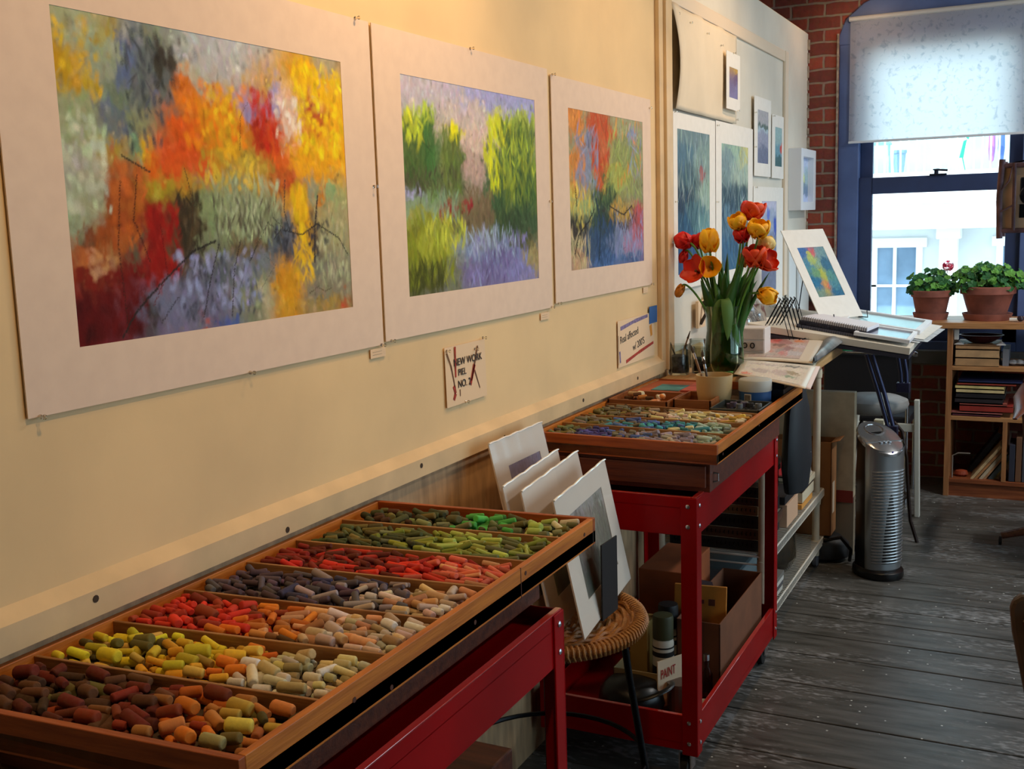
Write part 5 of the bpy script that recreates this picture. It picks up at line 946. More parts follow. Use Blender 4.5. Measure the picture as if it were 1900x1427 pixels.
# little plastic drawer chest with two ring pulls
M_cp=glass('milky_plastic',(222,216,216),.35,.15)
q=thing('drawer_chest','small milky plastic drawer chest with dark ring pulls right of the vase','drawers',(.24,4.38,TT))
MB().box((.19,4.32,TT),(.30,4.42,TT+.145)).build('chest_body',[mat('milky_body',(226,218,214),.35)],q,bevel=.003)
for i in range(3):
    z=TT+.006+.047*i; d_=MB().box((.194,4.315,z),(.296,4.319,z+.041)).build('drawer',[mat('milky_drawer',(206,198,196),.25,noise=.2,scale=12)],q,bevel=.001)
    if i==1:
        for dx in (.222,.252): MB().tube([(dx+.008*math.cos(t),4.311,z+.022+.010*math.sin(t)) for t in np.linspace(0,2*PI,17)[:-1]],.0022,6,closed=True).build('ring_pull',[M_blackm],d_,smooth=True)
    pass
# clear card rack / bagged cards standing behind
bagm=glass('crinkled_bag',(236,236,240),.35,.10)
for i,(px,py,w_,h_,lb) in enumerate(((1392,600,.13,.17,'clear-bagged card leaning nearest the vase'),(1412,596,.15,.19,'middle clear-bagged card leaning at the wall behind the low yellow tulip'),(1432,592,.13,.20,'furthest clear-bagged card leaning at the wall'))):
    P=Vector((.08+.03*i,4.62+.16*i,TT+.002)); u=Vector((.5,.86,0)); v=Vector((-.18,.10,.97))
    q=thing('bagged_card',lb,'card',tuple(P)); MB().slab(P,u*w_,v*h_,.003).build('card',[mat('bagcard%d'%i,((222,214,210),(232,226,222),(214,204,200))[i],.6,noise=.12,scale=12)],q)
    s=MB(); N=u.cross(v).normalized(); vs=[]
    for j in range(9):
        for k in range(9): vs.append(P+u*(w_*k/8)+v*(h_*1.04*j/8)+N*(.004+.003*math.sin(j*2.2+k)+.002*math.cos(k*2.9)))
    s.add(vs,[(j*9+k,j*9+k+1,(j+1)*9+k+1,(j+1)*9+k) for j in range(8) for k in range(8)]); s.build('plastic_sleeve',[bagm],q,smooth=True)
MB().box((.03,4.53,TT),(.06,4.60,TT+.12)).build('book',[mat('maroon_book',(90,30,34),.5)],cat='book',label='dark maroon book standing behind the vase at the wall')
# wire easels (nested)
def wire_easel(label,P,yaw,s_=1.,group=None,i=0):
    q=thing('wire_easel',label,'easel',tuple(P),group=group); M=Matrix.Translation(P)@Matrix.Rotation(yaw,4,'Z'); r=.0019
    W_=.055*s_; H=.17*s_; T=lambda p:M@Vector(p)
    # front loop: up from hooks to apex and down
    f=MB().tube([T(p) for p in ((-W_,-.045,.03),(-W_,-.05,.0),(-W_,-.012,.004),(-W_*.75,.03,H*.75),(-W_*.3,.045,H*.97),(0,.05,H),(W_*.3,.045,H*.97),(W_*.75,.03,H*.75),(W_,-.012,.004),(W_,-.05,.0),(W_,-.045,.03))],r,6); f.tube([T((-W_,-.012,.02)),T((W_,-.012,.02))],r,6); f.build('front_frame',[M_blackm],q,smooth=True)
    MB().tube([T(p) for p in ((-.02,.045,H*.96),(-.028,.14,.02),(-.025,.155,.0),(.025,.155,.0),(.028,.14,.02),(.02,.045,H*.96))],r,6).build('rear_leg',[M_blackm],q,smooth=True)
    MB().tube([T(p) for p in ((-.022,.07,.075),(.022,.07,.075))],r*.8,5).tube([T(p) for p in ((-W_,-.045,.03),(-W_-.006,-.055,.036),(-W_,-.062,.03))],r,6).tube([T(p) for p in ((W_,-.045,.03),(W_+.006,-.055,.036),(W_,-.062,.03))],r,6).build('hooks',[M_blackm],q,smooth=True)
E0=onz(1488,640,.968)
for i in range(5):
    wire_easel('black wire display easel nested in a row of five on the table',E0+Vector((-.052+.013*i,.016*i,0)),math.radians(96),1.22,'nested black wire display easels')
# magazines and loose prints
M_pw=mat('glossy_page',(226,214,196),.35,spec=.6)
q=thing('magazine','open magazine showing a reddish painting with a portrait and hand','magazine',(.33,4.1,TT))
a=onz(1374,668,.985); b_=onz(1508,676,.985); c=onz(1528,634,.99); d=onz(1412,622,.99)
def quad_page(P,nm,m,parent,lift=0,thick=.004,img=None,inset=(.12,.12,.86,.90)):
    a,b_,c,d=P; vs=[];n=12
    for j in range(n+1):
        for i in range(n+1):
            u,v=i/n,j/n; p=(a*(1-u)+b_*u)*(1-v)+(d*(1-u)+c*u)*v; vs.append(p+Vector((0,0,lift*math.sin(PI*(u*.9))*.5)))
    s=MB().add(vs,[(j*(n+1)+i,j*(n+1)+i+1,(j+1)*(n+1)+i+1,(j+1)*(n+1)+i) for i in range(n) for j in range(n)])
    o=s.build(nm,[m],parent,smooth=True,solid=thick)
    if img is not None:
        i0,j0,i1,j1=inset; h,w,_=img.shape
        me=bpy.data.meshes.new('printed_picture'); vs=[]; cs=[]
        for j in range(h+1):
            for i in range(w+1):
                u=i0+(i1-i0)*i/w; v=j0+(j1-j0)*j/h; p=(a*(1-u)+b_*u)*(1-v)+(d*(1-u)+c*u)*v
                vs.append(p+Vector((0,0,lift*math.sin(PI*(u*.9))*.5+thick*.5+.0008))-org(parent)); cs.append(tuple(img[min(j,h-1),min(i,w-1)])+(1,))
        me.from_pydata([tuple(v) for v in vs],[],[(j*(w+1)+i,j*(w+1)+i+1,(j+1)*(w+1)+i+1,(j+1)*(w+1)+i) for i in range(w) for j in range(h)])
        ca=me.color_attributes.new('Col','FLOAT_COLOR','POINT'); ca.data.foreach_set('color',np.array(cs).ravel()); me.materials.append(attrmat('print_ink',.4,0))
        oo=bpy.data.objects.new('printed_picture',me); S.collection.objects.link(oo); oo.parent=parent
    return o
imgm=paint("50,50,60,60,178,150,135;32,80,18,14,200,105,95;38,82,9,6,175,70,60;55,75,14,12,160,105,98;50,50,20,14,170,125,105;20,28,22,10,175,100,65;60,35,16,12,150,135,125;68,45,9,12,140,100,95;72,25,6,12,190,120,110;62,20,6,10,185,115,105;85,60,16,9,188,165,160;80,88,12,7,200,110,60;85,25,16,14,175,165,160;45,60,14,8,120,85,70;30,15,30,8,165,150,135",100,60,31,light=(.8,.74,.66),n=500,L=.12)
quad_page((a,b_,c,d),'page',M_pw,q,lift=.010,img=imgm,inset=(.07,.10,.80,.93))
MB().hexa([p+Vector((0,0,-.026)) for p in (a,b_,c,d)]+[p+Vector((0,0,-.006)) for p in (a,b_,c,d)]).build('page_block',[mat('page_edge',(206,192,164),.8)],q)
c2=onz(1566,636,.985); a2=onz(1512,676,.985)
# page curling over at the right
s=MB(); pts=[]
for j in range(9):
    v=j/8; base=b_*(1-v)+c*v; off=(a2-b_)*(1-v)+(c2-c)*v
    for i in range(9):
        t=i/8; pts.append(base+off*t*.95+Vector((0,0,.022*math.sin(PI*t)+.004)))
s.add(pts,[(j*9+i,j*9+i+1,(j+1)*9+i+1,(j+1)*9+i) for i in range(8) for j in range(8)]); s.build('curling_page',[mat('grey_print_page',(150,150,150),.4,noise=.6,scale=9)],q,smooth=True,solid=.002)
imgp=paint("50,50,60,60,205,192,172;30,40,16,16,170,155,145;60,45,14,18,180,160,150;82,50,12,10,150,130,95;80,30,12,6,120,140,110;30,85,30,6,175,160,150;75,90,18,5,90,90,80;10,10,8,8,205,110,80",80,40,32,light=(.8,.74,.66),n=350,L=.12)
q=thing('print_sheets','fan of loose printed sheets under the open magazine, overhanging the tray','papers',(.4,3.8,.99))
a=onz(1362,694,.997); b_=onz(1494,722,.997); c=onz(1514,680,.992); d=onz(1380,668,.992)
quad_page((a,b_,c,d),'sheet',M_pw,q,lift=.004,img=imgp,inset=(.08,.08,.92,.92),thick=.0015)
quad_page((a+Vector((.0,.03,-.006)),b_+Vector((.01,.03,-.006)),c+Vector((.01,.03,-.004)),d+Vector((-.01,.03,-.004))),'sheet',mat('pink_page',(226,200,190),.5),q,thick=.0015)
# navy bag hanging off the end
q=thing('hanging_bag','dark navy bag hanging beside the rack post below the table edge','bag',(.47,3.98,.55))
bm_=mat('navy_cloth',(9,14,24),.6,noise=.3,scale=10,bump=.3,bscale=15)
s=MB().lathe([(.005,.52),(.05,.53),(.062,.62),(.058,.72),(.05,.82),(.035,.885),(.03,.90)],(.49,4.03,0),20,sx=.75,sy=2.6); s.build('bag_body',[bm_],q,smooth=True); MB().lathe([(.004,0),(.004,.006)],(.535,4.05,.66),8).build('snap',[M_steel],q)
# ================================================================ DRAFTING TABLE
BO=Vector((.205,4.80,1.052)); BU=Vector((.592,0,-.083)); BV=Vector((.015,.60,.035)); BN=BU.cross(BV).normalized()
q=thing('drafting_table','tilted drafting table on dark blue tube legs and a cream column','table',(.55,5.05,0))
MB().slab(BO-BN*.034,BU,BV,.016).build('table_board',[mat('dark_board_edge',(44,44,58),.6)],q)
M_bluet=mat('dark_blue_tube',(52,56,86),.35,.5)
for (pxa,pya),(pxb,pyb),y in (((1613,658),(1655,802),4.98),((1672,662),(1678,722),5.2)):
    A=ony(pxa,pya,y); B=ony(pxb,pyb,y); sd=Vector((.012,0,0)); mid=(A+B)/2+Vector((.004,0,0))
    s=MB()
    for k in (-1,1): s.tube([A+sd*k,mid+sd*k,B+sd*k*.9],.0095,8)
    s.build('tube_leg',[M_bluet],q,smooth=True)
    MB().box(tuple(B-Vector((.035,.02,.015))),tuple(B+Vector((.025,.02,.03)))).build('clamp',[mat('navy_clamp',(24,22,52),.5)],q,bevel=.004)
A=ony(1632,778,5.05); MB().box((A.x-.022,5.03,.06),(A.x+.022,5.07,A.z)).build('column',[mat('cream_metal',(212,204,176),.5)],q,bevel=.003)
MB().box((.42,5.0,.0),(.70,5.10,.03)).box((A.x-.03,4.99,.03),(A.x+.03,5.09,.08)).build('base',[mat('navy_clamp',(24,22,52),.5)],q,bevel=.005)
def onb(u,v,h=0): return BO+BU*u+BV*v+BN*h
M_fw=mat('white_frame',(235,236,240),.4)
def frame_on(label,c,h0,t,gl,bw=.09,cat='frame',fill=(200,205,215)):
    # c: 4 (u,v) corners
    q=thing('picture_frame',label,cat,tuple(onb(*c[0],h0))); P=[onb(u,v,h0) for u,v in c]; ce=sum(P,Vector())/4
    inn=[p+(ce-p)*bw*1.6 for p in P]; s=MB()
    for i in range(4):
        j=(i+1)%4; s.hexa([P[i],P[j],inn[j],inn[i]]+[x+BN*t for x in (P[i],P[j],inn[j],inn[i])])
    s.build('frame',[M_fw],q,bevel=.002)
    MB().hexa([x+BN*.002 for x in inn]+[x+BN*(t*.45) for x in inn]).build('backing_board',[mat('mirror_paper_%d'%fill[0],fill,.45)],q)
    MB().hexa([x+BN*(t*.5) for x in inn]+[x+BN*(t*.5+.002) for x in inn]).build('glass',[glass('frame_glass',(240,244,248),.15,.05)],q)
    return q
q=thing('drawing_board','thick white drawing board lying on the drafting table','board',tuple(BO)); MB().slab(onb(-.25,0,0),BU*1.25,BV*.9,.030).build('board',[mat('cream_white_board',(226,218,202),.55)],q,bevel=.002)
# loose papers fanned at the right rear
for i,(u0,v0,u1,v1,h,lb,c) in enumerate(((.62,.18,1.05,.80,.004,'lowest white sheet fanned out at the right of the drawing board',(222,222,220)),(.66,.22,1.10,.86,.008,'printed grey map sheet in the fan at the right of the drawing board',(206,212,216)),(.60,.26,1.07,.95,.012,'top cream sheet in the fan at the right of the drawing board',(232,230,220)))):
    q=thing('sheet',lb,'paper',tuple(onb(u0,v0,h))); ce=[(u0,v0),(u1-.02,v0+.02),(u1+.03,v1),(u0+.05,v1+.03)]
    MB().hexa([onb(*p,h) for p in ce]+[onb(*p,h+.0015) for p in ce]).build('paper',[mat('fan%d'%i,c,.6,noise=.25 if i==1 else .04,scale=40)],q)
frame_on('white frame with empty glass at the near right corner of the drawing board',[(.60,.03),(.985,.03),(.985,.42),(.60,.42)],.014,.016,None,fill=(196,204,222))
frame_on('larger white framed sheet at the rear of the drawing board',[(.42,.46),(1.0,.44),(1.02,.96),(.40,.98)],.014,.018,None,fill=(222,238,232))
# spiral notebooks pile
hh=.001
for i,(c,t,lb) in enumerate((((90,92,110),.012,'dark grey spiral notebook at the bottom of the pile on the board'),((40,42,60),.016,'black spiral notebook in the middle of the pile on the board'),((232,230,238),.016,'white spiral notebook topping the pile on the board'))):
    q=thing('spiral_notebook',lb,'notebook',tuple(onb(.2,.05,hh))); cs=[(.17+.01*i,.12+.02*i),(.68,.07+.01*i),(.72,.34+.01*i),(.26,.40)]
    MB().hexa([onb(*p,hh) for p in cs]+[onb(*p,hh+t) for p in cs]).build('notebook_body',[mat('nb%d'%c[0],c,.5)],q,bevel=.001)
    s=MB(); A,B=onb(*cs[0],hh+t/2),onb(*cs[1],hh+t/2); n=30
    for k in range(n):
        p=A+(B-A)*((k+.5)/n); s.tube([p+BN*(t*.6)+BV*.02,p+BN*(t*.4)-BV*.008,p-BN*(t*.4)-BV*.008,p-BN*(t*.55)+BV*.02],.0012,5)
    s.build('spiral',[mat('dark_wire',(50,52,64),.3,.8)],q); hh+=t+.001
# print on an easel
P0=ony(1523,597,5.0); yw5,le5=math.radians(60.5),math.radians(30.9)
P0.z+=.004
leaning('matted_print','white matted blue-green pastel with coral dots tilted on an easel before the window',P0,yw5,le5,.290,.470,(.055,.235,.115,.375),paint("20,90,30,12,70,110,160;50,92,14,7,210,100,100;75,88,20,12,120,150,150;20,65,25,15,80,130,150;40,75,20,12,170,180,100;60,68,15,10,130,160,140;80,65,18,15,60,105,130;30,50,20,12,110,150,110;55,45,14,14,180,180,80;75,42,16,12,90,140,130;20,30,25,14,50,110,140;45,25,14,10,200,140,80;55,22,8,6,210,110,90;75,22,16,12,80,130,140;20,10,20,8,120,140,120;42,10,12,7,170,150,90;75,8,20,8,50,100,130;35,85,8,5,200,190,90",80,110,25,light=LB,n=1800,L=.09,ang=-.7,soft=.9),bag=False)
u5=Vector((math.cos(yw5),math.sin(yw5),0)); n5=Vector((math.sin(yw5),-math.cos(yw5),0))
q=thing('wire_easel','black wire easel holding up the tilted matted print','easel',tuple(P0)); r=.0026
pa=P0+u5*.03+n5*.012; pb=P0+u5*.26+n5*.012
MB().tube([pa+n5*.035+Vector((0,0,.03)),pa+n5*.04,pa-n5*.02,pa-n5*.14+Vector((0,0,.004)),pb-n5*.14+Vector((0,0,.004)),pb-n5*.02,pb+n5*.04,pb+n5*.035+Vector((0,0,.03))],r,6).build('front_frame',[M_blackm],q,smooth=True)
MB().tube([P0+u5*.145-n5*.21+Vector((0,0,.29)),P0+u5*.145-n5*.26+Vector((0,0,.004))],r,6).tube([P0+u5*.06-n5*.085+Vector((0,0,.10)),P0+u5*.24-n5*.085+Vector((0,0,.10))],r,6).tube([P0+u5*.145-n5*.03,P0+u5*.145-n5*.215+Vector((0,0,.30))],r,6).build('rear_leg',[M_blackm],q,smooth=True)
# scroll print hanging on brick + another white card behind
q=thing('hanging_scroll','narrow grey-green drawing of a face hanging on the brick behind the easels','print',(.06,6.55,1.0))
MB().box((.03,6.57,1.02),(.12,6.576,1.36)).build('backing',[mat('dark_scroll_edge',(50,48,46),.7)],q)
canvas('drawing',(.045,6.5695,1.03),(.085,0,0),(0,0,.32),paint("50,90,50,12,150,160,150;50,78,12,6,60,60,60;30,70,20,14,150,155,148;70,72,16,14,90,95,95;50,55,50,14,120,150,145;45,45,40,12,80,110,130;40,25,16,24,90,110,160;70,25,16,24,140,160,165;50,5,50,8,90,120,115",40,110,26,light=LB,n=600,L=.1),q)
MB().box((.012,6.02,.96),(.03,6.56,1.44)).build('white_board',[mat('bluish_white_board',(222,226,226),.6)],cat='board',label='blank bluish white board at the end of the wall behind the easel',bevel=.002)
MB().box((.032,6.2,.955),(.046,6.24,1.35)).build('white_tube',[mat('bluish_white_tube',(216,222,226),.4)],cat='tube',label='upright white rod beside the blank white board',bevel=.003)
# board supporting the white board / back desk under it
q=thing('wall_shelf','white wall shelf under the blank board at the brick end of the wall','shelf',(.2,5.9,.9)); MB().box((.01,5.55,.925),(.34,6.50,.95)).build('shelf_board',[mat('cream_white_board',(226,218,202),.55)],q,bevel=.002)
for y in (5.7,6.3): MB().prism([(.008,y,.925),(.26,y,.925),(.008,y,.72)],(0,.02,0)).build('bracket',[mat('cream_metal',(212,204,176),.5)],q)
# ================================================================ UNDER THE TABLE
q=thing('portfolio_case','tall cream flat case standing behind the wire rack','case',(.44,4.98,.0)); 
MB().box((.13,4.94,.27),(.556,4.99,.748)).build('case_body',[mat('cream_case',(176,158,130),.6,noise=.08)],q,bevel=.004)
MB().box((.13,4.945,.0),(.556,4.99,.268)).build('case_foot',[mat('cream_dark_case',(128,112,92),.7)],q); MB().box((.16,4.937,.245),(.553,4.944,.30)).build('red_band',[mat('faded_red_band',(120,34,24),.7)],q)
q=cardbox('tall open brown cardboard box behind the wire rack post',.20,.482,4.80,4.925,.12,.545,cardm,flaps=True); MB().slab((.484,4.82,.22),(0,.05,0),(0,0,.14),.001).build('paper_label',[mat('label_strip',(206,184,160),.7)],q)
q=thing('tote_bag','black slouching tote bag on the floor beneath the cardboard box','bag',(.42,4.86,0)); MB().lathe([(.09,.0),(.13,.02),(.13,.08),(.10,.112),(.03,.118)],(.39,4.86,.0),22,sx=1.25,sy=.75).build('bag_body',[mat('black_nylon',(14,13,16),.5,bump=.4,bscale=20)],q,smooth=True); MB().tube([(.45,4.79,.10),(.53,4.77,.13),(.57,4.80,.07),(.56,4.83,.01)],.008,6).build('strap',[mat('black_nylon',(14,13,16),.5,bump=.4,bscale=20)],q,smooth=True)
# ---- tower fan heater
fx,fy=.70,4.72; ang=math.radians(40)
q=thing('tower_purifier','silver tower air purifier with ribbed front and black body on the floor','air purifier',(fx,fy,0),rot=(0,0,ang))
sil=mat('brushed_silver',(150,152,154),.3,.75); blk=mat('gloss_black_plastic',(10,10,12),.3)
# section in local coords: front = -y
def sect(w,d,n=24,front=True):
    pts=[]
    for k in range(n+1):
        t=PI+PI*k/n; pts.append((w*math.cos(t),d*math.sin(t)))
    return pts
s=MB(); H0,H1=.04,.50
fr=sect(.088,.062)
def ringpts(z,sc=1.,zf=None): return [Vector((x*sc,y*sc-.02,z if zf is None else zf(x,y))) for x,y in fr]
a=ringpts(H0,.93); b_=ringpts(.52,1.); top=[Vector((x,y-.02,.575+ (y+.02)*.55)) for x,y in fr]; n=len(a)
s.add(a+b_+top,[(i,i+1,n+i+1,n+i) for i in range(n-1)]+[(n+i,n+i+1,2*n+i+1,2*n+i) for i in range(n-1)]+[(0,n-1,2*n-1,n),(n,2*n-1,3*n-1,2*n)]); s.build('silver_front',[sil],q,rel=True,smooth=True)
s=MB(); z=.075
while z<.47:
    s.tube([Vector((x*(.95+.05*z),y*(.98+.05*z)-.0225,z-.010*(1-abs(x)/.088)*0)) for x,y in fr[4:-4]],.0032,6); z+=.0135
s.build('grille_louvres',[mat('grille_silver',(176,178,180),.25,.8)],q,rel=True,smooth=True)
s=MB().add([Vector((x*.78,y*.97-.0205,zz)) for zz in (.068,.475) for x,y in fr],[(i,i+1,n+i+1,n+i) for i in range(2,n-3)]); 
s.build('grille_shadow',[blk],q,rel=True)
s=MB(); bk=[(.083,-.02),(.080,.06),(.055,.10),(0,.112),(-.055,.10),(-.080,.06),(-.083,-.02)]
lo=[Vector((x,y,.035)) for x,y in bk]; hi=[Vector((x*.99,y,.575+y*.5)) for x,y in bk]; m_=len(bk)
s.add(lo+hi,[(i,i+1,m_+i+1,m_+i) for i in range(m_-1)]+[(m_-1,0,m_,2*m_-1),tuple(range(m_))[::-1],tuple(range(m_,2*m_))]); s.build('black_back',[blk],q,rel=True,smooth=True)
# sloping oval control top
s=MB(); N_=36; ov=[(.092*math.cos(2*PI*k/N_),.105*math.sin(2*PI*k/N_)+.015) for k in range(N_)]; tz=lambda y:.592+y*.46
s.add([Vector((x*.97,y*.97,tz(y)-.02)) for x,y in ov]+[Vector((x,y,tz(y)-.008)) for x,y in ov]+[Vector((x*.93,y*.93,tz(y))) for x,y in ov],[(i,(i+1)%N_,N_+(i+1)%N_,N_+i) for i in range(N_)]+[(N_+i,N_+(i+1)%N_,2*N_+(i+1)%N_,2*N_+i) for i in range(N_)]+[tuple(range(2*N_,3*N_)),tuple(range(N_))[::-1]]); tp=s.build('control_top',[mat('polished_silver',(190,192,196),.18,.85)],q,rel=True,smooth=True)
s=MB().add([Vector((.034*math.cos(t),.028*math.sin(t)+.058,tz(.028*math.sin(t)+.058)+.0015)) for t in np.linspace(0,2*PI,25)[:-1]],[tuple(range(24))]); s.build('handle_opening',[blk],tp,rel=True)
MB().tube([Vector((.040*math.cos(t),.034*math.sin(t)+.058,tz(.034*math.sin(t)+.058)+.002)) for t in np.linspace(0,2*PI,29)[:-1]],.004,6,closed=True).build('handle_rim',[mat('polished_silver',(190,192,196),.18,.85)],tp,rel=True,smooth=True)
s=MB()
for k in (-1,0,1): s.box((k*.02-.006,-.035,tz(-.03)+.0005),(k*.02+.006,-.02,tz(-.025)+.004))
s.build('buttons',[mat('polished_silver',(190,192,196),.18,.85)],tp,rel=True,bevel=.002)
MB().lathe([(.001,0),(.004,0),(.004,.003)],(.0,-.085,tz(-.085)-.003),10).build('blue_light',[mat('indigo_lens',(60,50,170),.3)],tp,rel=True)
s=MB().lathe([(.105,0),(.11,.008),(.108,.03),(.095,.04)],(0,.01,0),32,sx=.92,sy=1.08); s.build('base',[blk],q,rel=True,smooth=True)
# ---- round seat stool
SX,SY,SZ=.575,5.32,.64
q=thing('round_stool','stool with round grey vinyl seat and curved dark metal legs','stool',(SX,SY,0))
MB().lathe([(.001,-.065),(.10,-.065),(.150,-.05),(.166,-.02),(.160,.0),(.125,.014),(.06,.02),(.001,.022)],(SX,SY,SZ+.02),36,cap=False).build('seat',[mat('grey_vinyl',(150,146,142),.5,noise=.1)],q,smooth=True)
for a in (-18,72,162,252):
    a=math.radians(a); pr=((.10,.57),(.15,.52),(.175,.40),(.185,.25),(.20,.10),(.235,.0)); MB().tube([(SX+r_*math.cos(a),SY+r_*math.sin(a),z_) for r_,z_ in pr],.0085,8).build('leg',[mat('dark_brown_metal',(44,28,22),.4,.5)],q,smooth=True)
MB().tube([(SX+.165*math.cos(t),SY+.165*math.sin(t),.20) for t in np.linspace(0,2*PI,41)[:-1]],.007,6,closed=True).build('foot_ring',[mat('dark_brown_metal',(44,28,22),.4,.5)],q,smooth=True)
# ---- white trestle behind
q=thing('trestle','white wooden trestle legs behind the stool at the brick wall','trestle',(.6,5.75,0)); wt=mat('white_painted_wood',(206,206,196),.55)
MB().box((.42,5.70,.435),(.73,5.725,.475)).build('cross_rail',[wt],q,bevel=.003)
for (x0,x1) in ((.735,.750),(.45,.42)):
    MB().hexa([(x1-.012,5.69,0),(x1+.012,5.69,0),(x1+.012,5.73,0),(x1-.012,5.73,0),(x0-.012,5.69,.60),(x0+.012,5.69,.60),(x0+.012,5.73,.60),(x0-.012,5.73,.60)]).build('leg',[wt],q,bevel=.003)
# ---- black panel-back chair
q=thing('office_chair','black chair back with chrome rail behind the stool','chair',(.46,5.9,0)); ch=mat('chrome',(190,192,198),.15,1.)
MB().box((.245,5.88,.565),(.685,5.915,.80)).build('backrest',[mat('black_leatherette',(26,26,32),.45)],q,bevel=.01)
MB().tube([(.235,5.875,.808),(.70,5.875,.808)],.009,10).build('chrome_rail',[ch],q,smooth=True); MB().lathe([(.012,-.012),(.016,0),(.012,.012)],(.705,5.87,.808),12,M=Matrix.Rotation(PI/2,3,'Y')).build('rail_knob',[ch],q,smooth=True)
MB().box((.25,5.92,.42),(.68,6.30,.47)).build('seat',[mat('black_leatherette',(26,26,32),.45)],q,bevel=.012)
for x in (.265,.665):
    MB().tube([(x,5.9,.80),(x,5.92,.45),(x,5.93,.0)],.010,8).build('leg',[ch],q,smooth=True); MB().tube([(x,6.28,.42),(x,6.29,.0)],.010,8).build('leg',[ch],q,smooth=True)
q=thing('plastic_bag','green plastic bag with a white cord behind the magazine table','bag',(.33,6.1,.472)); MB().lathe([(.03,.0),(.06,.02),(.05,.30),(.035,.375),(.015,.40)],(.335,6.1,.472),16).build('bag_body',[mat('green_plastic',(30,150,100),.4)],q,smooth=True); MB().tube([(.40,6.1,.80),(.42,6.08,.855),(.46,6.07,.86),(.50,6.08,.80),(.51,6.08,.50)],.006,8).build('cord',[mat('white_cable',(220,222,226),.4)],q,smooth=True)
# ================================================================ BOOKSHELF UNDER THE WINDOW
bsh=wood('oak_shelf',(196,142,92),(156,104,62),'x',rough=.45); bsz=wood('oak_shelf_upright',(176,120,76),(140,90,54),'z',rough=.45); bsr=wood('dark_oak_shelf',(150,82,46),(112,56,30),'x',rough=.45)
q=thing('bookshelf','open wooden bookshelf with a long blond top under the window','bookshelf',(1.4,6.38,0)); Y0,Y1=6.19,6.57
MB().box((.46,6.17,.912),(2.05,6.572,.944)).build('top_board',[bsh],q,bevel=.002)
for x in (.83,1.99): MB().box((x,Y0,0),(x+.028,Y1,.912)).build('side_panel',[bsz],q,bevel=.0015)
for z,m,x0,x1 in ((.688,bsh,.858,1.99),(.418,bsh,.858,1.99),(.075,bsr,.858,1.99)): MB().box((x0,Y0+.004,z),(x1,Y1,z+.022)).build('shelf_board',[m],q,bevel=.0015)
MB().box((.858,Y0+.015,0),(1.99,Y0+.03,.075)).build('plinth',[bsr],q); MB().box((1.115,Y0+.003,.097),(1.137,Y1,.418)).build('divider',[bsz],q); MB().box((.862,6.20,.85),(.885,6.23,.905)).build('corner_bracket',[mat('white_bracket',(215,210,205),.5)],q,bevel=.003)
def bk(label,lo,hi,c,spine='y',M=None,grp=None):
    q=thing('book',label,'book',lo if M is None else tuple(M@Vector(lo)),group=grp); e=.003
    cm=mat('bookc_%d_%d_%d'%c,c,.55,noise=.15,scale=15); b=MB()
    b.box(lo,(hi[0],hi[1],lo[2]+e),M).box((lo[0],lo[1],hi[2]-e),hi,M)
    b.box((lo[0],lo[1],lo[2]),(hi[0],lo[1]+e,hi[2]),M); b.build('cover',[cm],q)
    MB().box((lo[0]+e,lo[1]+e,lo[2]+e),(hi[0]-e,hi[1]-.001,hi[2]-e),M).build('pages',[mat('page_edge',(206,192,164),.8)],q); return q
z=.4405
for lb,c,h,x0,x1 in (('purple magazine at the bottom of the middle shelf pile',(96,44,60),.014,.865,1.10),('pink edged magazine second in the middle shelf pile',(206,120,110),.012,.86,1.11),('thick red book low in the middle shelf pile',(168,52,40),.034,.90,1.16),('slim brick red book on the thick red one',(190,96,80),.012,.90,1.13),('charcoal book in the middle of the shelf pile',(44,36,40),.026,.875,1.11),('black book above the charcoal one',(34,30,34),.028,.88,1.12),('cream paged book in the upper shelf pile',(230,206,150),.022,.88,1.115),('yellow cream book above the cream paged one',(236,214,140),.020,.875,1.115),('rust spined wide book near the top of the pile',(170,66,48),.014,.885,1.17),('navy flat folder topping the middle shelf pile',(36,42,84),.016,.89,1.2)):
    bk(lb,(x0,6.205,z),(x1,6.50,z+h-.001),c); z+=h
z=.7105
for lb,h,c in (('lowest tan cardboard-bound stack layer on the upper shelf',.045,(196,150,104)),('middle tan paper ream on the upper shelf',.045,(206,164,118)),('top tan folder of the upper shelf stack',.022,(186,140,96))):
    bk(lb,(.872,6.20,z),(1.085,6.50,z+h-.001),c); z+=h
q=thing('shallow_bowl','dark brown oval bowl on the paper stack in the shelf','bowl',(.99,6.33,z)); MB().lathe([(.04,0),(.055,.004),(.09,.026),(.112,.044),(.106,.044),(.085,.028),(.03,.010),(.001,.009)],(.99,6.33,z),32,sx=1.0,sy=.75,cap=False).lathe([(.001,.0),(.04,.0)],(.99,6.33,z),32,cap=False).build('bowl_body',[mat('dark_brown_glaze',(66,26,30),.3)],q,smooth=True)
for i,(x,lb) in enumerate(((.885,'white paper scrap poking out left of the brown bowl'),(1.09,'white paper scrap poking out right of the brown bowl'))):
    MB().prism([(x-.022,6.21,z+.0015),(x+.024,6.21,z+.0015),(x+.002,6.25,z+.014)],(0,.04,0)).build('paper_scrap',[mat('white_paper',(225,222,220),.7)],cat='paper',label=lb)
MB().box((1.10,6.25,.7105),(1.13,6.48,.80)).build('folder',[mat('grey_folder',(120,124,134),.5)],cat='folder',label='grey folder standing right of the tan stack on the shelf')
q=thing('cable_bundle','grey and white crumpled cloths on the upper shelf at the right','cloth',(1.2,6.3,.7105))
rs=random.Random(3); s=MB()
for i in range(7): x=1.15+.03*i; s.lathe([(.012,0),(.026,.01),(.018,.022),(.004,.028)],(x,6.28+.03*rs.random(),.7105+.006*rs.random()),9,sy=1.4)
s.build('cloth_folds',[mat('crumpled_grey_cloth',(176,176,180),.7,noise=.5,scale=30)],q,smooth=True)
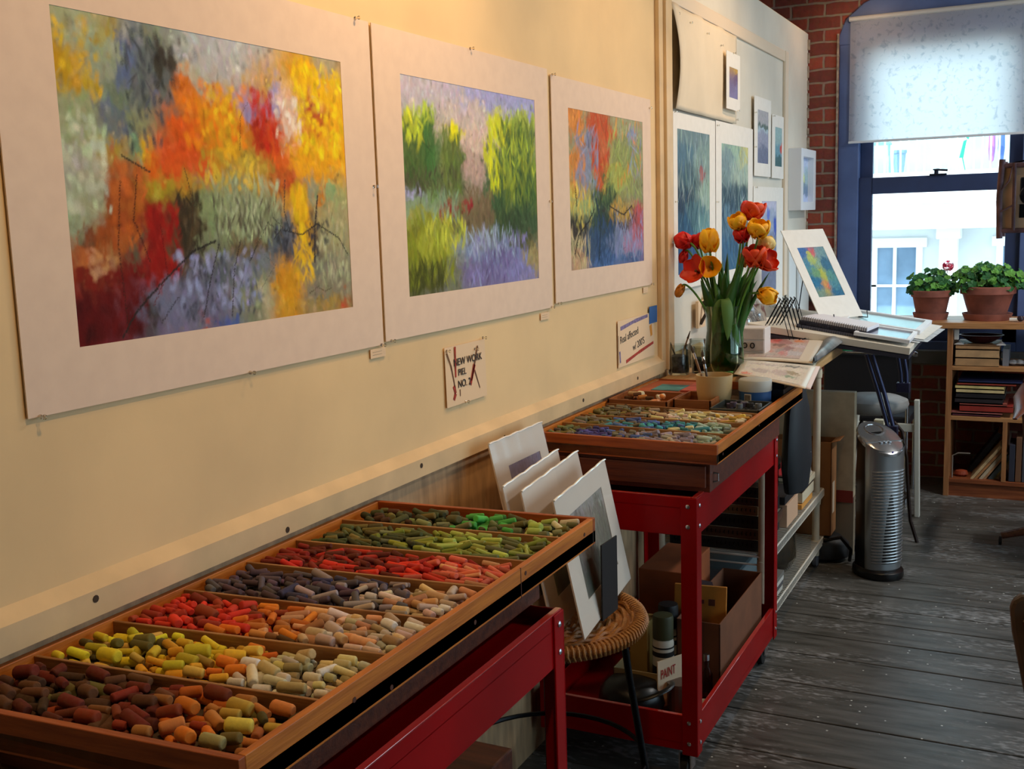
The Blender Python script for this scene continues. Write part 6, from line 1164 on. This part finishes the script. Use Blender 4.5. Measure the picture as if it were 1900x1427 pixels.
# leaning books on the lowest shelf
bx_=.915
for i,(c,t,h,lb,an,x0) in enumerate((((60,76,96),.026,.27,'dark blue tall book leaning furthest left and high on the lowest shelf',36,.945),((208,176,130),.014,.235,'tan book leaning second from the left on the lowest shelf',37,.962),((190,130,80),.013,.225,'orange brown book leaning third on the lowest shelf',37,.982),((206,190,160),.016,.19,'thick cream spined book leaning fourth on the lowest shelf',36,1.005),((222,168,120),.013,.19,'peach book leaning fifth on the lowest shelf',35,1.025),((96,118,124),.022,.165,'grey-blue book leaning sixth on the lowest shelf',34,1.05),((196,190,120),.012,.165,'yellow-green slim book leaning seventh on the lowest shelf',33,1.073),((214,196,160),.013,.165,'cream book leaning last before the divider',33,1.088))):
    M=Matrix.Translation((x0,6.21+.006*i,.0985))@Matrix.Rotation(math.radians(an),4,'Y')
    if i==0: M=Matrix.Translation((x0-.01,6.40,.0985))@Matrix.Rotation(math.radians(33),4,'Y')
    q=thing('book',lb,'book',(x0,6.21,.098)); cm=mat('bookc_%d_%d_%d'%c,c,.55,noise=.25,scale=25)
    MB().box((0,0,0),(t,.18,h),M).build('cover',[cm],q,bevel=.001); MB().box((.002,.002,.002),(t-.002,.179,h+.001),M).build('pages',[mat('page_edge',(206,192,164),.8)],q)
MB().lathe([(.02,0),(.036,.012),(.030,.03),(.008,.036)],(.915,6.27,.0975),16,sy=.8).build('orange_ball',[mat('dull_orange',(150,60,30),.6)],cat='ball',label='small dull orange ball at the left of the lowest shelf')
q=thing('wire_bookend','grey metal bookend standing at the left of the lowest shelf','bookend',(.87,6.3,.0975)); MB().tube([(.872,6.215,.099),(.872,6.215,.22),(.90,6.215,.235),(.96,6.215,.236)],.004,6).build('wire',[mat('grey_wire',(150,140,130),.4,.5)],q,smooth=True)
for i,(c,h) in enumerate((((44,46,60),.20),((110,74,50),.24),((70,70,78),.22))):
    MB().box((1.15+.032*i,6.21,.0985),(1.178+.032*i,6.40,.0985+h)).build('book',[mat('bkr%d'%i,c,.6)],cat='book',label=('black upright book just right of the shelf divider','brown upright book second right of the shelf divider','grey upright book third right of the shelf divider')[i],bevel=.002)
# ---- potted geraniums
terr=mat('terracotta',(158,92,76),.8,noise=.2,scale=14,bump=.1); soil=mat('potting_soil',(50,36,28),.95,noise=.4,scale=60)
M_gl=[mat('geranium_leaf_dark',(50,120,62),.6,noise=.25,scale=30),mat('geranium_leaf_light',(110,176,70),.6,noise=.2,scale=30)]
for m in M_gl:
    m.node_tree.nodes['Principled BSDF'].inputs['Transmission Weight'].default_value=0
def pot(name,label,x,y,rt,rb,h,saucer,leafn,spread,lh,flower,seed,mix):
    z=.9445; q=thing(name,label,'potted plant',(x,y,z)); rs=random.Random(seed)
    MB().lathe([(rb*.9,.0),(saucer*.9,.0),(saucer,.03),(saucer*1.01,.036),(saucer*.95,.036),(saucer*.86,.008),(.001,.008)],(x,y,z),32,cap=False).build('saucer',[terr],q,smooth=True)
    MB().lathe([(.001,.0),(rb,.0),(rb*1.02,.01),(rt*.90,h*.74),(rt*.92,h*.75),(rt*.99,h*.77),(rt,h*.98),(rt*.97,h),(rt*.90,h),(rt*.86,h*.9),(.001,h*.9)],(x,y,z+.009),36,cap=False).build('pot',[terr],q,smooth=True)
    MB().lathe([(.001,.0),(rt*.87,.0),(.001,.008)],(x,y,z+.009+h*.9),20,cap=False).build('soil',[soil],q)
    zt=z+h*.92; st=MB(); lv=MB(); heads=[]
    for i in range(leafn):
        a=rs.random()*2*PI; rr=math.sqrt(rs.random())*spread; hh=lh*(.25+.75*rs.random())*(1-.35*(rr/spread)**2)
        if rr>rt*.9 and rs.random()<.3: hh*=.3
        p=Vector((x+rr*math.cos(a),y+rr*.7*math.sin(a),zt+hh)); heads.append(p)
        R_=.012+.012*rs.random(); nrm=Vector((math.cos(a)*.5+rs.gauss(0,.35),math.sin(a)*.4-.55+rs.gauss(0,.3),.8)).normalized(); u=nrm.orthogonal().normalized(); w=nrm.cross(u)
        lv.use(0 if rs.random()<mix else 1); K=12; vs=[p-nrm*R_*.25]
        for k in range(K):
            t=2*PI*k/K; f=R_*(1+.14*math.cos(5*t)); vs.append(p+u*f*math.cos(t)+w*f*math.sin(t)+nrm*R_*.12*math.sin(5*t))
        lv.add(vs,[(0,1+k,1+(k+1)%K) for k in range(K)])
        if i%4==0:
            b0=Vector((x+rt*.35*math.cos(a),y+rt*.35*math.sin(a),zt-.004)); st.tube([b0,(b0+p)/2+Vector((rs.gauss(0,.008),0,.012)),p],.0025,5)
    st.build('stems',[mat('geranium_stem',(96,110,60),.7)],q,smooth=True)
    lv.build('foliage',M_gl,q,solid=.0006)
    if flower:
        fp=MB(); cx_,cy_,cz_=flower
        for i in range(26):
            d=Vector((rs.gauss(0,1),rs.gauss(0,1),rs.gauss(0,.7))).normalized()*.024; c=Vector((cx_,cy_,cz_))+d; u=d.orthogonal().normalized(); w=d.cross(u).normalized(); fp.use(i%3==0 and 1 or 0)
            vs=[c]+[c+(u*math.cos(t)+w*math.sin(t))*(.011+.003*math.cos(5*t))+d*.15 for t in np.linspace(0,2*PI,11)[:-1]]; fp.add(vs,[(0,1+k,1+(k+1)%10) for k in range(10)])
        fp.build('blossom',[mat('crimson_blossom',(226,30,84),.6),mat('pale_pink_blossom',(246,190,206),.6)],q,solid=.0006)
        MB().tube([(x+.03,y,zt),((x+cx_)/2+.03,y,(zt+cz_)/2),(cx_,cy_,cz_-.01)],.002,5).build('flower_stalk',[mat('geranium_stem',(96,110,60),.7)],q)
    return q
pot('potted_geranium','smaller potted geranium with one crimson and pink blossom on the shelf top',.728,6.36,.106,.074,.150,.093,150,.125,.135,(.812,6.33,1.235),5,.75)
pot('potted_geranium','larger bushy potted geranium at the right of the shelf top',1.012,6.36,.140,.090,.172,.125,330,.178,.150,None,6,.42)
q=thing('bottle','small dark capped white tube lying at the right of the big geranium','bottle',(1.17,6.24,.9445)); MB().tube([(1.125,6.25,.956),(1.165,6.25,.956)],.010,12).build('tube_body',[mat('white_plastic',(225,220,210),.5)],q,smooth=True); MB().lathe([(.004,-.014),(.016,-.008),(.018,.002),(.012,.014)],(1.178,6.25,.961),14).build('cap',[mat('dark_maroon_cap',(50,30,40),.4)],q,smooth=True)
# ================================================================ RIGHT SIDE
# wooden swivel armchair
wdk=wood('dark_chair_wood',(104,58,38),(70,36,24),'y',rough=.3); AX,AY=1.50,5.35
q=thing('swivel_armchair','dark wooden swivel armchair by the bookshelf, only its arm and foot in view','chair',(AX,AY,0))
for sx in (-1,1):
    y_=AY
    A0=Vector((AX+sx*.27,AY-.30,.665)) if sx<0 else Vector((AX+.27,AY-.30,.665))
    s=MB().tube([(AX+sx*.30-.0,AY-.36,.655),(AX+sx*.28,AY-.25,.675),(AX+sx*.29,AY-.05,.70),(AX+sx*.27,AY+.2,.72)],.028,12,taper=[.35,.9,1,.8],flat=.42); s.build('armrest',[wdk],q,smooth=True)
    MB().tube([(AX+sx*.27,AY-.12,.68),(AX+sx*.25,AY-.1,.47)],.014,10).build('arm_post',[wdk],q,smooth=True)
MB().lathe([(.001,-.03),(.20,-.03),(.245,-.015),(.25,.01),(.22,.02),(.10,.008),(.001,.006)],(AX,AY-.06,.475),32,sy=1.05,cap=False).build('seat',[wdk],q,smooth=True)
MB().tube([(AX-.25,AY+.20,.72),(AX-.2,AY+.30,.80),(AX,AY+.34,.82),(AX+.2,AY+.30,.80),(AX+.25,AY+.20,.72)],.03,10,flat=.5).build('backrest',[wdk],q,smooth=True)
for t in np.linspace(-.18,.18,6): MB().tube([(AX+t,AY+.22,.48),(AX+t*1.05,AY+.31,.79)],.009,8).build('spindle',[wdk],q,smooth=True)
MB().tube([(AX,AY,.45),(AX,AY,.12)],.025,12).build('pedestal',[mat('dark_iron',(40,36,34),.4,.6)],q,smooth=True)
for k in range(4):
    a=math.radians(-178+90*k); MB().tube([(AX+.02*math.cos(a),AY+.02*math.sin(a),.13),(AX+.2*math.cos(a),AY+.2*math.sin(a),.09),(AX+.345*math.cos(a),AY+.345*math.sin(a),.045)],.022,8,taper=[1.1,1,.7]).build('leg',[wdk],q,smooth=True)
    MB().lathe([(.008,-.008),(.02,-.006),(.02,.006),(.008,.008)],(AX+.35*math.cos(a),AY+.35*math.sin(a),.021),12,M=Matrix.Rotation(PI/2,3,'Y')).build('caster',[mat('dark_iron',(40,36,34),.4,.6)],q)
# foreground padded chair (rounded back edge)
lea=mat('taupe_leather',(112,92,76),.4,noise=.2,scale=12); lead=mat('maroon_leather',(60,22,20),.4,noise=.2,scale=10)
q=thing('padded_chair','taupe and maroon padded chair cut off at the right edge of the view','chair',(1.50,2.7,0))
prof=[ony(1868,1145,2.6),ony(1872,1118,2.6),ony(1884,1106,2.6),ony(1897,1104,2.6),ony(1906,1108,2.6)]
def outline(dx,dy,m,nm,z0=.40,thick=.05,inset=0):
    pts=[(1.262+inset,.655-inset),(1.268+inset,.675-inset),(1.285+inset,.688-inset),(1.33,.694-inset),(1.66,.694-inset),(1.72-inset,.675-inset),(1.73-inset,.62),(1.70-inset,.42),(1.66,.37+inset),(1.33,.37+inset),(1.302+inset,.44),(1.283+inset,.53),(1.268+inset,.60)]
    return MB().prism([(x+dx,2.58+dy,z) for x,z in pts],(0,thick,0)).build(nm,[m],q,bevel=.010)
outline(0,0,lea,'backrest_shell',thick=.035); outline(.0,-.012,lead,'backrest_pad',inset=.028,thick=.02)
MB().box((1.33,2.60,.40),(1.68,3.0,.46)).build('seat',[lead],q,bevel=.015)
for x,y in ((1.34,2.62),(1.66,2.62),(1.36,2.97),(1.64,2.97)): MB().tube([(x,y,.42),(x,y,.0)],.014,8).build('leg',[M_blackm],q,smooth=True)
for x,z in ((1.295,.63),(1.30,.61)): MB().lathe([(.001,.004),(.004,.003),(.005,0)],(x,2.578,z),8,M=Matrix.Rotation(PI/2,3,'X')).build('stud',[mat('brass_stud',(200,170,140),.3,.8)],q,smooth=True)
# rustic twig-framed shadow box hung from the ceiling
tw=mat('twig_bark',(136,104,112),.75,noise=.3,scale=30,bump=.4,bscale=60); lk=mat('lined_kraft',(226,196,164),.7,noise=.12,scale=10)
q=thing('twig_lantern','rustic twig-framed box lantern hanging at the right edge before the window','lantern',(1.30,3.6,1.46)); hx0,hx1,hy0,hy1,hz0,hz1=1.174,1.40,3.50,3.70,1.476,1.668
s=MB()
for x,y in ((hx0,hy0),(hx1,hy0),(hx0,hy1),(hx1,hy1)): s.tube([(x+.002,y,hz0-.022),(x-.002,y,(hz0+hz1)/2),(x+.003,y,hz1+.012)],.0085,8)
for z in (hz0,hz1-.006):
    s.tube([(hx0-.004,hy0,z),(hx1,hy0,z)],.007,8).tube([(hx0-.004,hy1,z),(hx1,hy1,z)],.007,8).tube([(hx0,hy0,z),(hx0,hy1,z)],.006,8).tube([(hx1,hy0,z),(hx1,hy1,z)],.006,8)
s.tube([(hx0+.038,hy0-.004,hz0),(hx0+.036,hy0-.004,hz1)],.005,8); s.build('twig_frame',[tw],q,smooth=True)
s=MB().tube([(hx0+.03,hy0-.006,hz1-.01),(hx0+.022,hy0-.006,hz1-.05),(hx0+.004,hy0-.006,hz1-.075)],.0028,6).tube([(hx0+.038,hy0-.006,hz0+.075),(hx0+.004,hy0-.006,hz0+.055)],.0028,6); s.build('curved_twigs',[tw],q,smooth=True)
MB().box((hx0+.002,hy0+.004,hz0+.004),(hx0+.036,hy0+.010,hz1-.01)).box((hx0+.036,hy0+.004,hz0+.004),(hx1,hy0+.010,hz0+.036)).box((hx0+.036,hy0+.004,hz1-.035),(hx1,hy0+.010,hz1-.01)).box((hx1-.03,hy0+.004,hz0+.036),(hx1,hy0+.010,hz1-.035)).build('kraft_face',[lk],q)
MB().box((hx0+.002,hy0+.01,hz0+.002),(hx0+.006,hy1,hz1-.01)).box((hx0,hy0+.01,hz0),(hx1,hy1,hz0+.006)).box((hx0+.01,hy1-.01,hz0),(hx1,hy1-.004,hz1)).build('side_panels',[lk],q)
MB().box((hx0+.05,hy0+.05,hz0+.03),(hx1-.03,hy0+.13,hz1-.04)).lathe([(.02,0),(.03,.004),(.03,.02),(.02,.024)],(hx0+.08,hy0+.04,hz0+.10),16,M=Matrix.Rotation(PI/2,3,'X')).build('dark_candle_holder',[mat('dark_tin',(34,44,62),.25,.6)],q,bevel=.004)
MB().slab((hx0+.045,hy0+.047,hz0+.075),(.018,0,0),(0,0,.026),.001).build('paper_tag',[mat('white_paper',(225,222,220),.7)],q)
MB().tube([(1.29,3.6,hz1),(1.29,3.6,3.20)],.0025,6).tube([(hx0+.01,3.6,hz1),(1.29,3.6,hz1+.02),(hx1,3.6,hz1)],.0025,6).build('cord',[M_blackm],q)
